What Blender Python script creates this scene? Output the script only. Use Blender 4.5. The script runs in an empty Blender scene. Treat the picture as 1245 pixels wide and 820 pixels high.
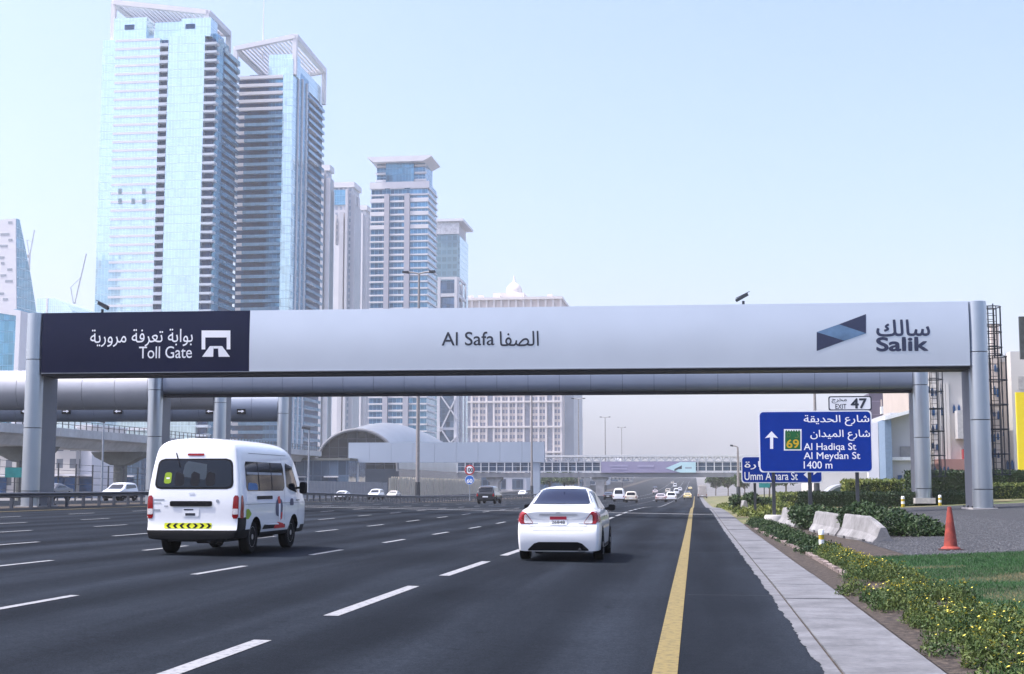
import bpy, bmesh, math, random
import numpy as np
from mathutils import Vector, Matrix
from mathutils.bvhtree import BVHTree
random.seed(7)
rng = np.random.default_rng(11)
scene = bpy.context.scene
COL = scene.collection

# ------------------------------------------------------------------ camera
F, CX, CY = 1700.0, 622.5, 410.0          # focal length and centre, in pixels of the 1245 px wide photograph
YAW, PITCH, EYE = math.radians(7.42), math.atan(180.0/1700.0), 1.5
cam = bpy.data.cameras.new('camera')
cam.sensor_fit = 'HORIZONTAL'; cam.sensor_width = 36.0; cam.lens = 36.0*F/1245.0
cam.clip_start = 0.1; cam.clip_end = 20000.0
camo = bpy.data.objects.new('camera', cam); COL.objects.link(camo)
camo.location = (0, 0, EYE); camo.rotation_euler = (math.pi/2 + PITCH, 0, YAW)
scene.camera = camo

# ------------------------------------------------------------------ sky, sun, exposure
SUN = Vector((-0.50, -0.13, 0.86)).normalized()     # towards the sun: high, on the left and slightly behind
world = bpy.data.worlds.new('World'); scene.world = world; world.use_nodes = True
wn = world.node_tree.nodes; wl = world.node_tree.links; wn.clear()
sky = wn.new('ShaderNodeTexSky'); sky.sky_type = 'NISHITA'; sky.sun_disc = False
sky.sun_elevation = math.asin(SUN.z); sky.sun_rotation = math.atan2(SUN.x, SUN.y)
sky.altitude = 0; sky.air_density = 1.0; sky.dust_density = 5.5; sky.ozone_density = 6.0
bg = wn.new('ShaderNodeBackground'); bg.inputs['Strength'].default_value = 0.15
wo = wn.new('ShaderNodeOutputWorld'); wb = wn.new('ShaderNodeMix'); wb.data_type = 'RGBA'; wb.blend_type = 'MULTIPLY'; wb.inputs['Factor'].default_value = 1.0; wb.inputs['B'].default_value = (1.03, .948, .955, 1)   # uniform white-balance tint: slightly less green
wl.new(sky.outputs[0], wb.inputs['A']); wl.new(wb.outputs['Result'], bg.inputs[0]); wl.new(bg.outputs[0], wo.inputs[0])
sl = bpy.data.lights.new('sun', 'SUN'); sl.energy = 2.0; sl.angle = math.radians(0.6); sl.color = (1.0, 0.955, 0.89)
so = bpy.data.objects.new('sun', sl); COL.objects.link(so); so.location = (-60, -50, 120)
so.rotation_euler = (-SUN).to_track_quat('-Z', 'Y').to_euler()
vs = scene.view_settings; vs.view_transform = 'Standard'; vs.look = 'None'; vs.exposure = 1.34; vs.gamma = 1.0
vs.use_curve_mapping = False
scene.cycles.volume_bounces = 2; scene.cycles.max_bounces = 8; scene.cycles.use_denoising = True

# ------------------------------------------------------------------ pixel -> world helpers (direction only; depth comes from the ground or usual sizes)
RC = Matrix.Rotation(YAW, 3, 'Z') @ Matrix.Rotation(math.pi/2 + PITCH, 3, 'X')
EYEV = Vector((0, 0, EYE))
def ray(px, py): return RC @ Vector(((px-CX)/F, -(py-CY)/F, -1.0))
def atY(px, py, Y):
    d = ray(px, py); return EYEV + d*(Y/d.y)
def atX(px, py, X):
    d = ray(px, py); return EYEV + d*(X/d.x)
def interp(t, tab):
    if t <= tab[0][0]: return tab[0][1]
    for (a, va), (b, vb) in zip(tab, tab[1:]):
        if t <= b: return va + (vb-va)*(t-a)/(b-a)
    return tab[-1][1]
PROF = [(-60, 0), (20, 0), (50, -.12), (85, -.14), (100, -.22), (115, -.36), (130, -.56), (147, -.86), (165, -1.05), (185, -1.18), (233, -1.4), (300, -1.6), (375, -1.8),
        (450, -1.8), (550, -1.3), (700, 0.2), (850, 2.2), (1000, 4.2), (1300, 7.5), (2000, 12), (4000, 22)]
CROSS = [(-33, .528), (0, 0), (2, 0), (22, .85)]
def surf(x, y): return interp(y, PROF) + interp(x, CROSS)
def G(px, py):
    z = 0.0
    d = ray(px, py)
    for _ in range(40):
        t = (z-EYE)/d.z; p = EYEV + d*t
        z = .5*z + .5*surf(p.x, p.y)
    p.z = surf(p.x, p.y)
    return p

# ------------------------------------------------------------------ object helpers
WM = {}                                        # world matrix of every object made here
def tag(o, label=None, cat=None, group=None, kind=None):
    if label: o['label'] = label
    if cat: o['category'] = cat
    if group: o['group'] = group
    if kind: o['kind'] = kind
    return o
def thing(name, label, cat, loc, rz=0.0, group=None):
    o = bpy.data.objects.new(name, None); COL.objects.link(o); o.empty_display_size = .3
    o.location = loc; o.rotation_euler = (0, 0, rz)
    WM[o] = Matrix.Translation(Vector(loc)) @ Matrix.Rotation(rz, 4, 'Z')
    return tag(o, label, cat, group)
def mesh_obj(name, me, mat=None, parent=None):
    if mat is not None and len(me.materials) == 0: me.materials.append(mat)
    o = bpy.data.objects.new(name, me); COL.objects.link(o)
    if parent is not None: o.parent = parent
    WM[o] = WM[parent].copy() if parent is not None else Matrix.Identity(4)
    return o
def copy_tree(o, parent=None, label=None):
    c = o.copy(); COL.objects.link(c); c.parent = parent
    if label: c['label'] = label
    for ch in list(o.children): copy_tree(ch, c)
    return c

class MB:
    def __init__(s): s.v = []; s.f = []
    def add(s, vs, fs):
        n = len(s.v); s.v += [tuple(v) for v in vs]; s.f += [tuple(i+n for i in f) for f in fs]; return s
    def box(s, x0, x1, y0, y1, z0, z1):
        return s.add([(x0,y0,z0),(x1,y0,z0),(x1,y1,z0),(x0,y1,z0),(x0,y0,z1),(x1,y0,z1),(x1,y1,z1),(x0,y1,z1)],
                     [(0,3,2,1),(4,5,6,7),(0,1,5,4),(1,2,6,5),(2,3,7,6),(3,0,4,7)])
    def quad(s, a, b, c, d): return s.add([a,b,c,d], [(0,1,2,3)])
    def prism(s, poly, axis, a0, a1):
        n = len(poly)
        if axis == 'x': L = [[(a, p, q) for p, q in poly] for a in (a0, a1)]
        elif axis == 'y': L = [[(p, a, q) for p, q in poly] for a in (a0, a1)]
        else: L = [[(p, q, a) for p, q in poly] for a in (a0, a1)]
        return s.add(L[0]+L[1], [tuple(range(n))[::-1], tuple(range(n, 2*n))] + [(i, (i+1)%n, n+(i+1)%n, n+i) for i in range(n)])
    def bar(s, p, q, w, h, up=(0,0,1)):
        p = Vector(p); q = Vector(q); d = (q-p).normalized(); up = Vector(up)
        if abs(d.dot(up)) > .98: up = Vector((0,1,0))
        a = d.cross(up).normalized()*(w/2); b = a.cross(d).normalized()*(h/2)
        V = [p-a-b, p+a-b, p+a+b, p-a+b, q-a-b, q+a-b, q+a+b, q-a+b]
        return s.add(V, [(0,3,2,1),(4,5,6,7),(0,1,5,4),(1,2,6,5),(2,3,7,6),(3,0,4,7)])
    def cyl(s, p, q, r0, r1=None, n=16, cap=True):
        r1 = r0 if r1 is None else r1
        p = Vector(p); q = Vector(q); d = (q-p).normalized()
        u = d.orthogonal().normalized(); w = d.cross(u)
        V = []
        for c, r in ((p, r0), (q, r1)):
            for i in range(n):
                a = 2*math.pi*i/n; V.append(c + u*(r*math.cos(a)) + w*(r*math.sin(a)))
        f = [(i, (i+1)%n, n+(i+1)%n, n+i) for i in range(n)]
        if cap: f += [tuple(range(n))[::-1], tuple(range(n, 2*n))]
        return s.add(V, f)
    def lathe(s, c, prof, n=20, axis='z'):
        V = []
        for r, h in prof:
            for i in range(n):
                a = 2*math.pi*i/n
                if axis == 'z': V.append((c[0]+r*math.cos(a), c[1]+r*math.sin(a), c[2]+h))
                else: V.append((c[0]+h, c[1]+r*math.cos(a), c[2]+r*math.sin(a)))
        f = []
        for k in range(len(prof)-1):
            for i in range(n): f.append((k*n+i, k*n+(i+1)%n, (k+1)*n+(i+1)%n, (k+1)*n+i))
        m = (len(prof)-1)*n
        f += [tuple(range(n))[::-1], tuple(range(m, m+n))]
        return s.add(V, f)
    def tube(s, pts, r, n=6, closed=False):
        pts = [Vector(p) for p in pts]; N = len(pts); V = []; f = []
        for i, p in enumerate(pts):
            if closed: d = pts[(i+1)%N]-pts[i-1]
            else: d = pts[min(i+1, N-1)]-pts[max(i-1, 0)]
            d.normalize()
            up = Vector((0,0,1)) if abs(d.z) < .9 else Vector((0,1,0))
            a = d.cross(up).normalized(); b = a.cross(d)
            for k in range(n):
                t = 2*math.pi*k/n; V.append(p + a*(r*math.cos(t)) + b*(r*math.sin(t)))
        for i in range(N if closed else N-1):
            j = (i+1) % N
            for k in range(n): f.append((i*n+k, i*n+(k+1)%n, j*n+(k+1)%n, j*n+k))
        return s.add(V, f)
    def mesh(s, name, M=None):
        me = bpy.data.meshes.new(name)
        V = s.v if M is None else [tuple(M @ Vector(v)) for v in s.v]
        me.from_pydata(V, [], s.f); me.update(); return me
    def build(s, name, mat, parent=None, smooth=None, local=False):
        M = None
        if parent is not None and not local: M = WM[parent].inverted()
        me = s.mesh(name, M)
        if smooth: shade(me, smooth)
        return mesh_obj(name, me, mat, parent)
def shade(me, ang=40):
    me.polygons.foreach_set('use_smooth', [True]*len(me.polygons))
    me.set_sharp_from_angle(angle=math.radians(ang))
BOXC = {}
def piece(name, mat, parent, x0, x1, y0, y1, z0, z1):
    """one box, mesh data shared between alike pieces"""
    k = (round(abs(x1-x0), 3), round(abs(y1-y0), 3), round(abs(z1-z0), 3), mat.name)
    if k not in BOXC:
        a, b, c = k[0]/2, k[1]/2, k[2]/2
        me = MB().box(-a, a, -b, b, -c, c).mesh(name); me.materials.append(mat); BOXC[k] = me
    o = bpy.data.objects.new(name, BOXC[k]); COL.objects.link(o)
    o.parent = parent
    c = Vector(((x0+x1)/2, (y0+y1)/2, (z0+z1)/2))
    o.location = WM[parent].inverted() @ c if parent is not None else c
    if parent is not None: WM[o] = WM[parent] @ Matrix.Translation(o.location)
    else: WM[o] = Matrix.Translation(c)
    return o

# ------------------------------------------------------------------ materials
MATS = {}
def mat(name, col, rough=.6, metal=0.0, var=.12, vs=3.0, bump=0.0, bs=60.0, coat=0.0, spec=.28, col2=None, emit=0.0, detail=6.0, stain=0.0, c2at=(.45,.62), obj=False):
    if name in MATS: return MATS[name]
    m = bpy.data.materials.new(name); m.use_nodes = True; nt = m.node_tree; N = nt.nodes; L = nt.links
    b = N['Principled BSDF']; MATS[name] = m
    b.inputs['Roughness'].default_value = rough; b.inputs['Metallic'].default_value = metal
    b.inputs['Coat Weight'].default_value = coat; b.inputs['Specular IOR Level'].default_value = spec
    tc = N.new('ShaderNodeTexCoord'); src = tc.outputs['Object']
    if not obj:
        ge = N.new('ShaderNodeNewGeometry'); src = ge.outputs['Position']
    no = N.new('ShaderNodeTexNoise'); no.inputs['Scale'].default_value = vs; no.inputs['Detail'].default_value = detail; no.inputs['Roughness'].default_value = .6
    L.new(src, no.inputs['Vector'])
    r = N.new('ShaderNodeValToRGB')
    c = Vector(col); d = Vector(col2) if col2 else c*(1-var)
    e = c if col2 else c*(1+var)
    r.color_ramp.elements[0].position = c2at[0] if col2 else .3; r.color_ramp.elements[1].position = c2at[1] if col2 else .7
    r.color_ramp.elements[0].color = (*d, 1); r.color_ramp.elements[1].color = (*[min(x, .95) for x in e], 1)
    L.new(no.outputs['Fac'], r.inputs['Fac']); out = r.outputs['Color']
    if stain:
        n2 = N.new('ShaderNodeTexNoise'); n2.inputs['Scale'].default_value = vs*.13; n2.inputs['Detail'].default_value = 4
        L.new(src, n2.inputs['Vector'])
        r2 = N.new('ShaderNodeValToRGB'); r2.color_ramp.elements[0].position = .35; r2.color_ramp.elements[1].position = .65
        r2.color_ramp.elements[0].color = (1-stain,)*3 + (1,); r2.color_ramp.elements[1].color = (1+stain*.3,)*3 + (1,)
        L.new(n2.outputs['Fac'], r2.inputs['Fac'])
        mx = N.new('ShaderNodeMix'); mx.data_type = 'RGBA'; mx.blend_type = 'MULTIPLY'; mx.inputs['Factor'].default_value = 1
        L.new(out, mx.inputs['A']); L.new(r2.outputs['Color'], mx.inputs['B']); out = mx.outputs['Result']
    L.new(out, b.inputs['Base Color'])
    if bump:
        n3 = N.new('ShaderNodeTexNoise'); n3.inputs['Scale'].default_value = bs; n3.inputs['Detail'].default_value = 5
        L.new(src, n3.inputs['Vector'])
        bp = N.new('ShaderNodeBump'); bp.inputs['Strength'].default_value = bump; bp.inputs['Distance'].default_value = .02
        L.new(n3.outputs['Fac'], bp.inputs['Height']); L.new(bp.outputs['Normal'], b.inputs['Normal'])
    if emit:
        b.inputs['Emission Strength'].default_value = emit; b.inputs['Emission Color'].default_value = (*col, 1)
    return m
def facade(name, col, line, fh, mw, lw=.10, lh=.18, rough=.12, metal=.75, vary=.18, z0=0.0):
    """far curtain wall: panes too small to tell apart get their grid from the material"""
    if name in MATS: return MATS[name]
    m = bpy.data.materials.new(name); m.use_nodes = True; nt = m.node_tree; N = nt.nodes; L = nt.links; MATS[name] = m
    b = N['Principled BSDF']; b.inputs['Metallic'].default_value = metal
    ge = N.new('ShaderNodeNewGeometry'); sp = N.new('ShaderNodeSeparateXYZ'); L.new(ge.outputs['Position'], sp.inputs[0])
    def mth(op, a, bb):
        n = N.new('ShaderNodeMath'); n.operation = op
        for i, q in enumerate((a, bb)):
            if isinstance(q, (int, float)): n.inputs[i].default_value = q
            else: L.new(q, n.inputs[i])
        return n.outputs[0]
    u = mth('DIVIDE', mth('ADD', sp.outputs['X'], sp.outputs['Y']), mw)
    v = mth('DIVIDE', mth('SUBTRACT', sp.outputs['Z'], z0), fh)
    lu = mth('LESS_THAN', mth('FRACT', u, 0), lw); lv = mth('LESS_THAN', mth('FRACT', v, 0), lh)
    g = mth('MAXIMUM', lu, lv)
    cb = N.new('ShaderNodeCombineXYZ'); L.new(mth('FLOOR', u, 0), cb.inputs[0]); L.new(mth('FLOOR', v, 0), cb.inputs[1])
    wnz = N.new('ShaderNodeTexWhiteNoise'); wnz.noise_dimensions = '2D'; L.new(cb.outputs[0], wnz.inputs['Vector'])
    mx = N.new('ShaderNodeMix'); mx.data_type = 'RGBA'
    mx.inputs['A'].default_value = (*[c*(1-vary) for c in col], 1); mx.inputs['B'].default_value = (*[min(1, c*(1+vary*.5)) for c in col], 1)
    L.new(wnz.outputs['Value'], mx.inputs['Factor'])
    m2 = N.new('ShaderNodeMix'); m2.data_type = 'RGBA'; L.new(mx.outputs['Result'], m2.inputs['A']); m2.inputs['B'].default_value = (*line, 1)
    L.new(g, m2.inputs['Factor']); L.new(m2.outputs['Result'], b.inputs['Base Color'])
    L.new(mth('ADD', mth('MULTIPLY', g, .4), rough), b.inputs['Roughness'])
    L.new(mth('MULTIPLY', mth('SUBTRACT', 1.0, g), metal), b.inputs['Metallic'])
    # panes are never quite in one plane: tilt each a little
    vm = N.new('ShaderNodeVectorMath'); vm.operation = 'SUBTRACT'; L.new(wnz.outputs['Color'], vm.inputs[0]); vm.inputs[1].default_value = (.5, .5, .5)
    vsn = N.new('ShaderNodeVectorMath'); vsn.operation = 'SCALE'; L.new(vm.outputs[0], vsn.inputs[0]); vsn.inputs['Scale'].default_value = .03
    va = N.new('ShaderNodeVectorMath'); va.operation = 'ADD'; L.new(ge.outputs['Normal'], va.inputs[0]); L.new(vsn.outputs[0], va.inputs[1])
    vn = N.new('ShaderNodeVectorMath'); vn.operation = 'NORMALIZE'; L.new(va.outputs[0], vn.inputs[0]); L.new(vn.outputs[0], b.inputs['Normal'])
    return m

M_white = mat('white_panel', (.72, .75, .76), .5)
M_conc = mat('concrete', (.44, .43, .42), .85, bump=.3, bs=30, stain=.25, vs=6)
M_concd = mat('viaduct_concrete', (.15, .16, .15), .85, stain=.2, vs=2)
M_steel = mat('painted_steel', (.33, .36, .40), .45, metal=.3)
M_dark = mat('dark_steel', (.055, .06, .068), .5, metal=.3)
M_black = mat('black_plastic', (.006, .0065, .008), .55, spec=.15)
M_galv = mat('galvanised_rail', (.10, .11, .13), .45, metal=.6, vs=1.5, var=.2)
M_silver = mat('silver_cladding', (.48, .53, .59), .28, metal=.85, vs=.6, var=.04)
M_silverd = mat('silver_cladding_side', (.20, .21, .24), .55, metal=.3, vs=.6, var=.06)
M_beam = mat('beam_silver_face', (.68, .73, .78), .36, metal=.45, vs=.4, var=.03)
M_navy = mat('beam_navy_face', (.006, .009, .036), .30, vs=.4, var=.1, spec=.2)
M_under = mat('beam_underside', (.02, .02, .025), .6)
M_logo_d = mat('logo_navy', (.035, .045, .09), .4)
M_logo_l = mat('logo_steel_blue', (.13, .23, .36), .35, metal=.1, vs=.8, var=.35)
M_ink = mat('ink_white', (.85, .86, .88), .5, var=.02)
M_inkd = mat('ink_dark', (.03, .035, .05), .5)
M_blue = mat('sign_blue', (.001, .032, .27), .5, var=.06, spec=.08)
M_signw = mat('sign_white', (.78, .80, .82), .45, var=.03)
M_green = mat('sign_green', (.01, .12, .035), .4)
M_yell = mat('sign_yellow', (.65, .42, .02), .5)
M_red = mat('signal_red', (.5, .02, .02), .4)

# ------------------------------------------------------------------ lettering
AR = {'ا': (0xFE8D, 2), 'ب': (0xFE8F, 4), 'ة': (0xFE93, 2), 'ت': (0xFE95, 4), 'ج': (0xFE9D, 4), 'ح': (0xFEA1, 4), 'خ': (0xFEA5, 4), 'د': (0xFEA9, 2),
      'ر': (0xFEAD, 2), 'س': (0xFEB1, 4), 'ش': (0xFEB5, 4), 'ص': (0xFEB9, 4), 'ع': (0xFEC9, 4), 'ف': (0xFED1, 4), 'ق': (0xFED5, 4), 'ك': (0xFED9, 4),
      'ل': (0xFEDD, 4), 'م': (0xFEE1, 4), 'ن': (0xFEE5, 4), 'و': (0xFEED, 2), 'ي': (0xFEF1, 4)}
def arabic(s):
    o = []
    for i, ch in enumerate(s):
        if ch not in AR: o.append(ch); continue
        base, n = AR[ch]
        prev = i > 0 and s[i-1] in AR and AR[s[i-1]][1] == 4
        nxt = i+1 < len(s) and s[i+1] in AR and n == 4
        o.append(chr(base + (3 if prev and nxt else 1 if prev else 2)) if prev or nxt else ch)
    return ''.join(reversed(o))
from mathutils.geometry import interpolate_bezier, delaunay_2d_cdt
def text_xy(s, bold=0.0):
    """outline of the string as triangles, filled by winding number (some glyph outlines cross themselves); scaled to a unit box"""
    c = bpy.data.curves.new('lettering', 'FONT'); c.body = s
    o = bpy.data.objects.new('lettering', c); COL.objects.link(o)
    dg = bpy.context.evaluated_depsgraph_get(); dg.update()
    cu = o.to_curve(dg); loops = []
    for sp in cu.splines:
        P = []
        if sp.type == 'BEZIER':
            B = sp.bezier_points; n = len(B)
            for i in range(n):
                a, b = B[i], B[(i+1) % n]
                straight = (a.handle_right-a.co).length < 1e-5 and (b.handle_left-b.co).length < 1e-5
                q = interpolate_bezier(a.co, a.handle_right, b.handle_left, b.co, 2 if straight else 6)[:-1]
                P += [(v.x, v.y) for v in q]
        else: P = [(p.co.x, p.co.y) for p in sp.points]
        Q = []
        for p in P:
            if not Q or (p[0]-Q[-1][0])**2+(p[1]-Q[-1][1])**2 > 1e-7: Q.append(p)
        if len(Q) > 3 and (Q[0][0]-Q[-1][0])**2+(Q[0][1]-Q[-1][1])**2 < 1e-7: Q.pop()
        if len(Q) > 2: loops.append(np.array(Q))
    o.to_curve_clear(); bpy.data.objects.remove(o)
    area = lambda L: .5*float(np.sum(L[:, 0]*np.roll(L[:, 1], -1)-np.roll(L[:, 0], -1)*L[:, 1]))
    big = max(loops, key=lambda L: abs(area(L))); sg = 1 if area(big) > 0 else -1
    if bold:
        out = []
        for L in loops:
            e = np.roll(L, -1, 0)-L; e /= np.linalg.norm(e, axis=1)[:, None]+1e-12
            nrm = np.stack([e[:, 1], -e[:, 0]], 1)*sg; m = nrm+np.roll(nrm, 1, 0); m /= np.maximum(np.linalg.norm(m, axis=1), .5)[:, None]
            out.append(L+m*bold)
        loops = out
    V = []; E = []
    for L in loops:
        k = len(V); V += [Vector((float(a), float(b))) for a, b in L]; E += [(k+i, k+(i+1) % len(L)) for i in range(len(L))]
    r = delaunay_2d_cdt(V, E, [], 0, 1e-5); W = np.array([v[:] for v in r[0]]); T = [tuple(f) for f in r[2]]
    C = np.array([W[list(t)].mean(0) for t in T]); wind = np.zeros(len(T))
    for L in loops:
        x0, y0 = L[:, 0], L[:, 1]; x1, y1 = np.roll(x0, -1), np.roll(y0, -1)
        for a, b, c_, d in zip(x0, y0, x1, y1):
            isl = (c_-a)*(C[:, 1]-b)-(C[:, 0]-a)*(d-b)
            wind += ((b <= C[:, 1]) & (d > C[:, 1]) & (isl > 0)).astype(int) - ((b > C[:, 1]) & (d <= C[:, 1]) & (isl < 0)).astype(int)
    Fc = [t for t, w_ in zip(T, wind) if abs(w_) > .5]
    W -= W.min(0); W /= W.max(0)
    return W, Fc
class Plane:
    """vertical plane through O along unit U; maps pixels and (u, z) to points on it"""
    def __init__(s, O, U): s.O = Vector(O); s.U = Vector(U).normalized(); s.N = Vector((s.U.y, -s.U.x, 0))
    def uz(s, px, py):
        d = ray(px, py); t = (s.O-EYEV).dot(s.N)/d.dot(s.N); p = EYEV + d*t
        return (p-s.O).dot(s.U), p.z
    def pt(s, u, z, off=0.0):
        p = s.O + s.U*u + s.N*off; return Vector((p.x, p.y, z))
    def text(s, string, box, m, parent, off=.012, bold=0.0, name='lettering', ar=False):
        V, Fc = text_xy(arabic(string) if ar else string, bold)
        u0, z1 = s.uz(box[0], box[1]); u1, z0 = s.uz(box[2], box[3])
        # one object per word: a gap wider than a letter gap starts a new word
        asp = (u1-u0)/(z1-z0); iv = sorted((min(V[i][0] for i in f), max(V[i][0] for i in f)) for f in Fc)
        cuts = []; e = iv[0][1]
        for a, c in iv:
            if a-e > .16/asp: cuts.append((a+e)/2)
            e = max(e, c)
        ofn = off if callable(off) else (lambda z: off)
        for k in range(len(cuts)+1):
            lo = cuts[k-1] if k else -1; hi = cuts[k] if k < len(cuts) else 9
            fs = [f for f in Fc if lo < V[f[0]][0] < hi]; ids = sorted({i for f in fs for i in f}); ix = {i: j for j, i in enumerate(ids)}
            b = MB()
            b.add([s.pt(u0+(u1-u0)*V[i][0], z0+(z1-z0)*V[i][1], ofn(z0+(z1-z0)*V[i][1])) for i in ids], [tuple(ix[i] for i in f) for f in fs])
            o = b.build(name, m, parent)
        return o
    def poly(s, pix, m, parent, off=.01, name='panel', th=0.0):
        ofn = off if callable(off) else (lambda z: off)
        P = [s.pt(*s.uz(*q), ofn(s.uz(*q)[1])) for q in pix]
        b = MB(); n = len(P)
        if th:
            Q = [p - s.N*th for p in P]
            b.add(P+Q, [tuple(range(n)), tuple(range(n, 2*n))[::-1]] + [(i, n+i, n+(i+1)%n, (i+1)%n) for i in range(n)])
        else: b.add(P, [tuple(range(n))])
        return b.build(name, m, parent)
def rrect(x0, y0, x1, y1, r, n=5):
    P = []
    for cx, cy, a in ((x1-r, y0+r, -90), (x1-r, y1-r, 0), (x0+r, y1-r, 90), (x0+r, y0+r, 180)):
        for i in range(n+1):
            t = math.radians(a + 90*i/n); P.append((cx + r*math.cos(t), cy + r*math.sin(t)))
    return P

# ------------------------------------------------------------------ ground, road, markings
def asphalt_mat():
    m = bpy.data.materials.new('asphalt'); m.use_nodes = True; nt = m.node_tree; N = nt.nodes; L = nt.links
    b = N['Principled BSDF']; ge = N.new('ShaderNodeNewGeometry')
    def noise(scale, det, vec=None, rough=.6):
        n = N.new('ShaderNodeTexNoise'); n.inputs['Scale'].default_value = scale; n.inputs['Detail'].default_value = det; n.inputs['Roughness'].default_value = rough
        L.new(vec or ge.outputs['Position'], n.inputs['Vector']); return n.outputs['Fac']
    mp = N.new('ShaderNodeMapping'); mp.inputs['Scale'].default_value = (1.0, .05, 1.0); L.new(ge.outputs['Position'], mp.inputs['Vector'])
    tracks = noise(.9, 4, mp.outputs[0]); big = noise(.12, 5); fine = noise(110, 3, rough=.8); mid = noise(9, 6); grain = noise(38, 2, rough=.9)
    def ramp(f, p0, p1, a, c):
        r = N.new('ShaderNodeValToRGB'); e = r.color_ramp.elements; e[0].position = p0; e[1].position = p1; e[0].color = (a, a, a, 1); e[1].color = (c, c, c, 1)
        L.new(f, r.inputs['Fac']); return r.outputs['Color']
    def mul(a, c):
        x = N.new('ShaderNodeMix'); x.data_type = 'RGBA'; x.blend_type = 'MULTIPLY'; x.inputs['Factor'].default_value = 1
        L.new(a, x.inputs['A']); L.new(c, x.inputs['B']); return x.outputs['Result']
    base = N.new('ShaderNodeRGB'); base.outputs[0].default_value = (.0155, .0195, .0262, 1)
    # wheel paths polished paler, oil-dark lane centres, one pair per 3.7 m lane
    sx = N.new('ShaderNodeSeparateXYZ'); L.new(ge.outputs['Position'], sx.inputs[0])
    def mth(op, a, q):
        n = N.new('ShaderNodeMath'); n.operation = op
        for i_, v in enumerate((a, q)):
            if isinstance(v, (int, float)): n.inputs[i_].default_value = v
            else: L.new(v, n.inputs[i_])
        return n.outputs[0]
    wv = mth('COSINE', mth('MULTIPLY', mth('ADD', mth('ADD', sx.outputs['X'], .3), mth('MULTIPLY', big, .8)), 2*math.pi/1.85), 0)
    wv = mth('ADD', mth('MULTIPLY', wv, mth('MULTIPLY', tracks, .5)), .5)
    patch_ = N.new('ShaderNodeTexVoronoi'); patch_.inputs['Scale'].default_value = .16; mp2 = N.new('ShaderNodeMapping'); mp2.inputs['Scale'].default_value = (1.6, .35, 1)
    L.new(ge.outputs['Position'], mp2.inputs['Vector']); L.new(mp2.outputs[0], patch_.inputs['Vector'])
    pc = N.new('ShaderNodeSeparateColor'); L.new(patch_.outputs['Color'], pc.inputs[0])
    spots = noise(1.7, 3, rough=.7)
    c = mul(base.outputs[0], ramp(tracks, .3, .72, .64, 1.38)); c = mul(c, ramp(wv, .25, .75, .78, 1.24)); c = mul(c, ramp(pc.outputs[0], .0, 1.0, .93, 1.07)); c = mul(c, ramp(spots, .24, .36, .62, 1.0)); c = mul(c, ramp(big, .35, .65, .82, 1.12))
    c = mul(c, ramp(fine, .3, .75, .65, 1.5)); c = mul(c, ramp(mid, .3, .7, .85, 1.14)); c = mul(c, ramp(grain, .32, .7, .66, 1.4))
    L.new(c, b.inputs['Base Color']); b.inputs['Roughness'].default_value = .8; b.inputs['Specular IOR Level'].default_value = .02
    bp = N.new('ShaderNodeBump'); bp.inputs['Strength'].default_value = .35; bp.inputs['Distance'].default_value = .01
    L.new(fine, bp.inputs['Height']); L.new(bp.outputs[0], b.inputs['Normal'])
    return m
M_asph = asphalt_mat()
M_soil = mat('soil', (.085, .068, .055), .95, bump=1.0, bs=25, col2=(.035, .029, .025), vs=11)
M_sand = mat('city_ground', (.135, .135, .14), .95, vs=.05, var=.25)
M_gravel = mat('gravel', (.080, .083, .092), .9, bump=1.0, bs=45, col2=(.022, .024, .028), vs=38, detail=3, stain=.25)
M_lawn = mat('turf', (.016, .045, .012), .95, col2=(.035, .042, .018), vs=.33, bump=.7, bs=50, c2at=(.30, .5))
M_slab = mat('pavement_concrete', (.15, .155, .168), .85, bump=.25, bs=60, vs=14, var=.16, stain=.3)
M_mark = mat('road_paint', (.27, .28, .295), .8, col2=(.085, .09, .10), vs=16, c2at=(.30, .50))
M_markf = mat('road_paint_worn', (.40, .41, .43), .75, col2=(.16, .165, .17), vs=12, c2at=(.3, .55))
M_marky = mat('road_paint_yellow', (.20, .158, .06), .8, col2=(.075, .064, .036), vs=14, c2at=(.30, .52))

def strip_mb(x0, x1, y0, y1, dz, b=None):
    xs = [x0] + [c[0] for c in CROSS if x0 < c[0] < x1] + [x1]
    ys = [y0] + [p[0] for p in PROF if y0 < p[0] < y1] + [y1]
    b = b or MB(); n = len(xs)
    b.add([(x, y, surf(x, y)+dz) for y in ys for x in xs], [(j*n+i, j*n+i+1, (j+1)*n+i+1, (j+1)*n+i) for j in range(len(ys)-1) for i in range(n-1)])
    return b
def sheet(name, x0, x1, y0, y1, dz, m, parent=None):
    o = strip_mb(x0, x1, y0, y1, dz).build(name, m, parent)
    if parent is None: tag(o, kind='structure')
    return o
sheet('ground', -4000, 4000, -60, 4000, -.03, M_sand)
road = sheet('road', -32.6, 1.14, -60, 3900, 0, M_asph)
sheet('opposite_carriageway', -68, -36, -60, 3900, -.008, M_asph)
sheet('median_strip', -36, -32.6, -60, 3900, -.004, M_soil)
def dash_run(x, w, start, ln, period, y1, m):
    y = start
    while y < y1:
        if y > 4: sheet('lane_dash', x-w/2, x+w/2, y, y+ln, .006, m, road)
        y += period
dash_run(-4.0, .17, 1.15, 4.6, 7.05, 250, M_mark)
for i, (x, yend) in enumerate(((-7.72, 260), (-11.35, 260), (-15.0, 260), (-18.6, 230), (-22.2, 200), (-25.9, 200))):
    dash_run(x, .125, 21.1-6.7*2 + .25*i, 2.5, 6.7, yend, M_mark)
for x in (-4.0, -7.72, -11.35, -15.0): dash_run(x, .22, 262, 9, 18, 1000, M_markf)
sheet('edge_line', -.36, -.16, -20, 420, .006, M_marky, road)
sheet('edge_line', -29.75, -29.55, -20, 420, .006, M_marky, road)
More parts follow.
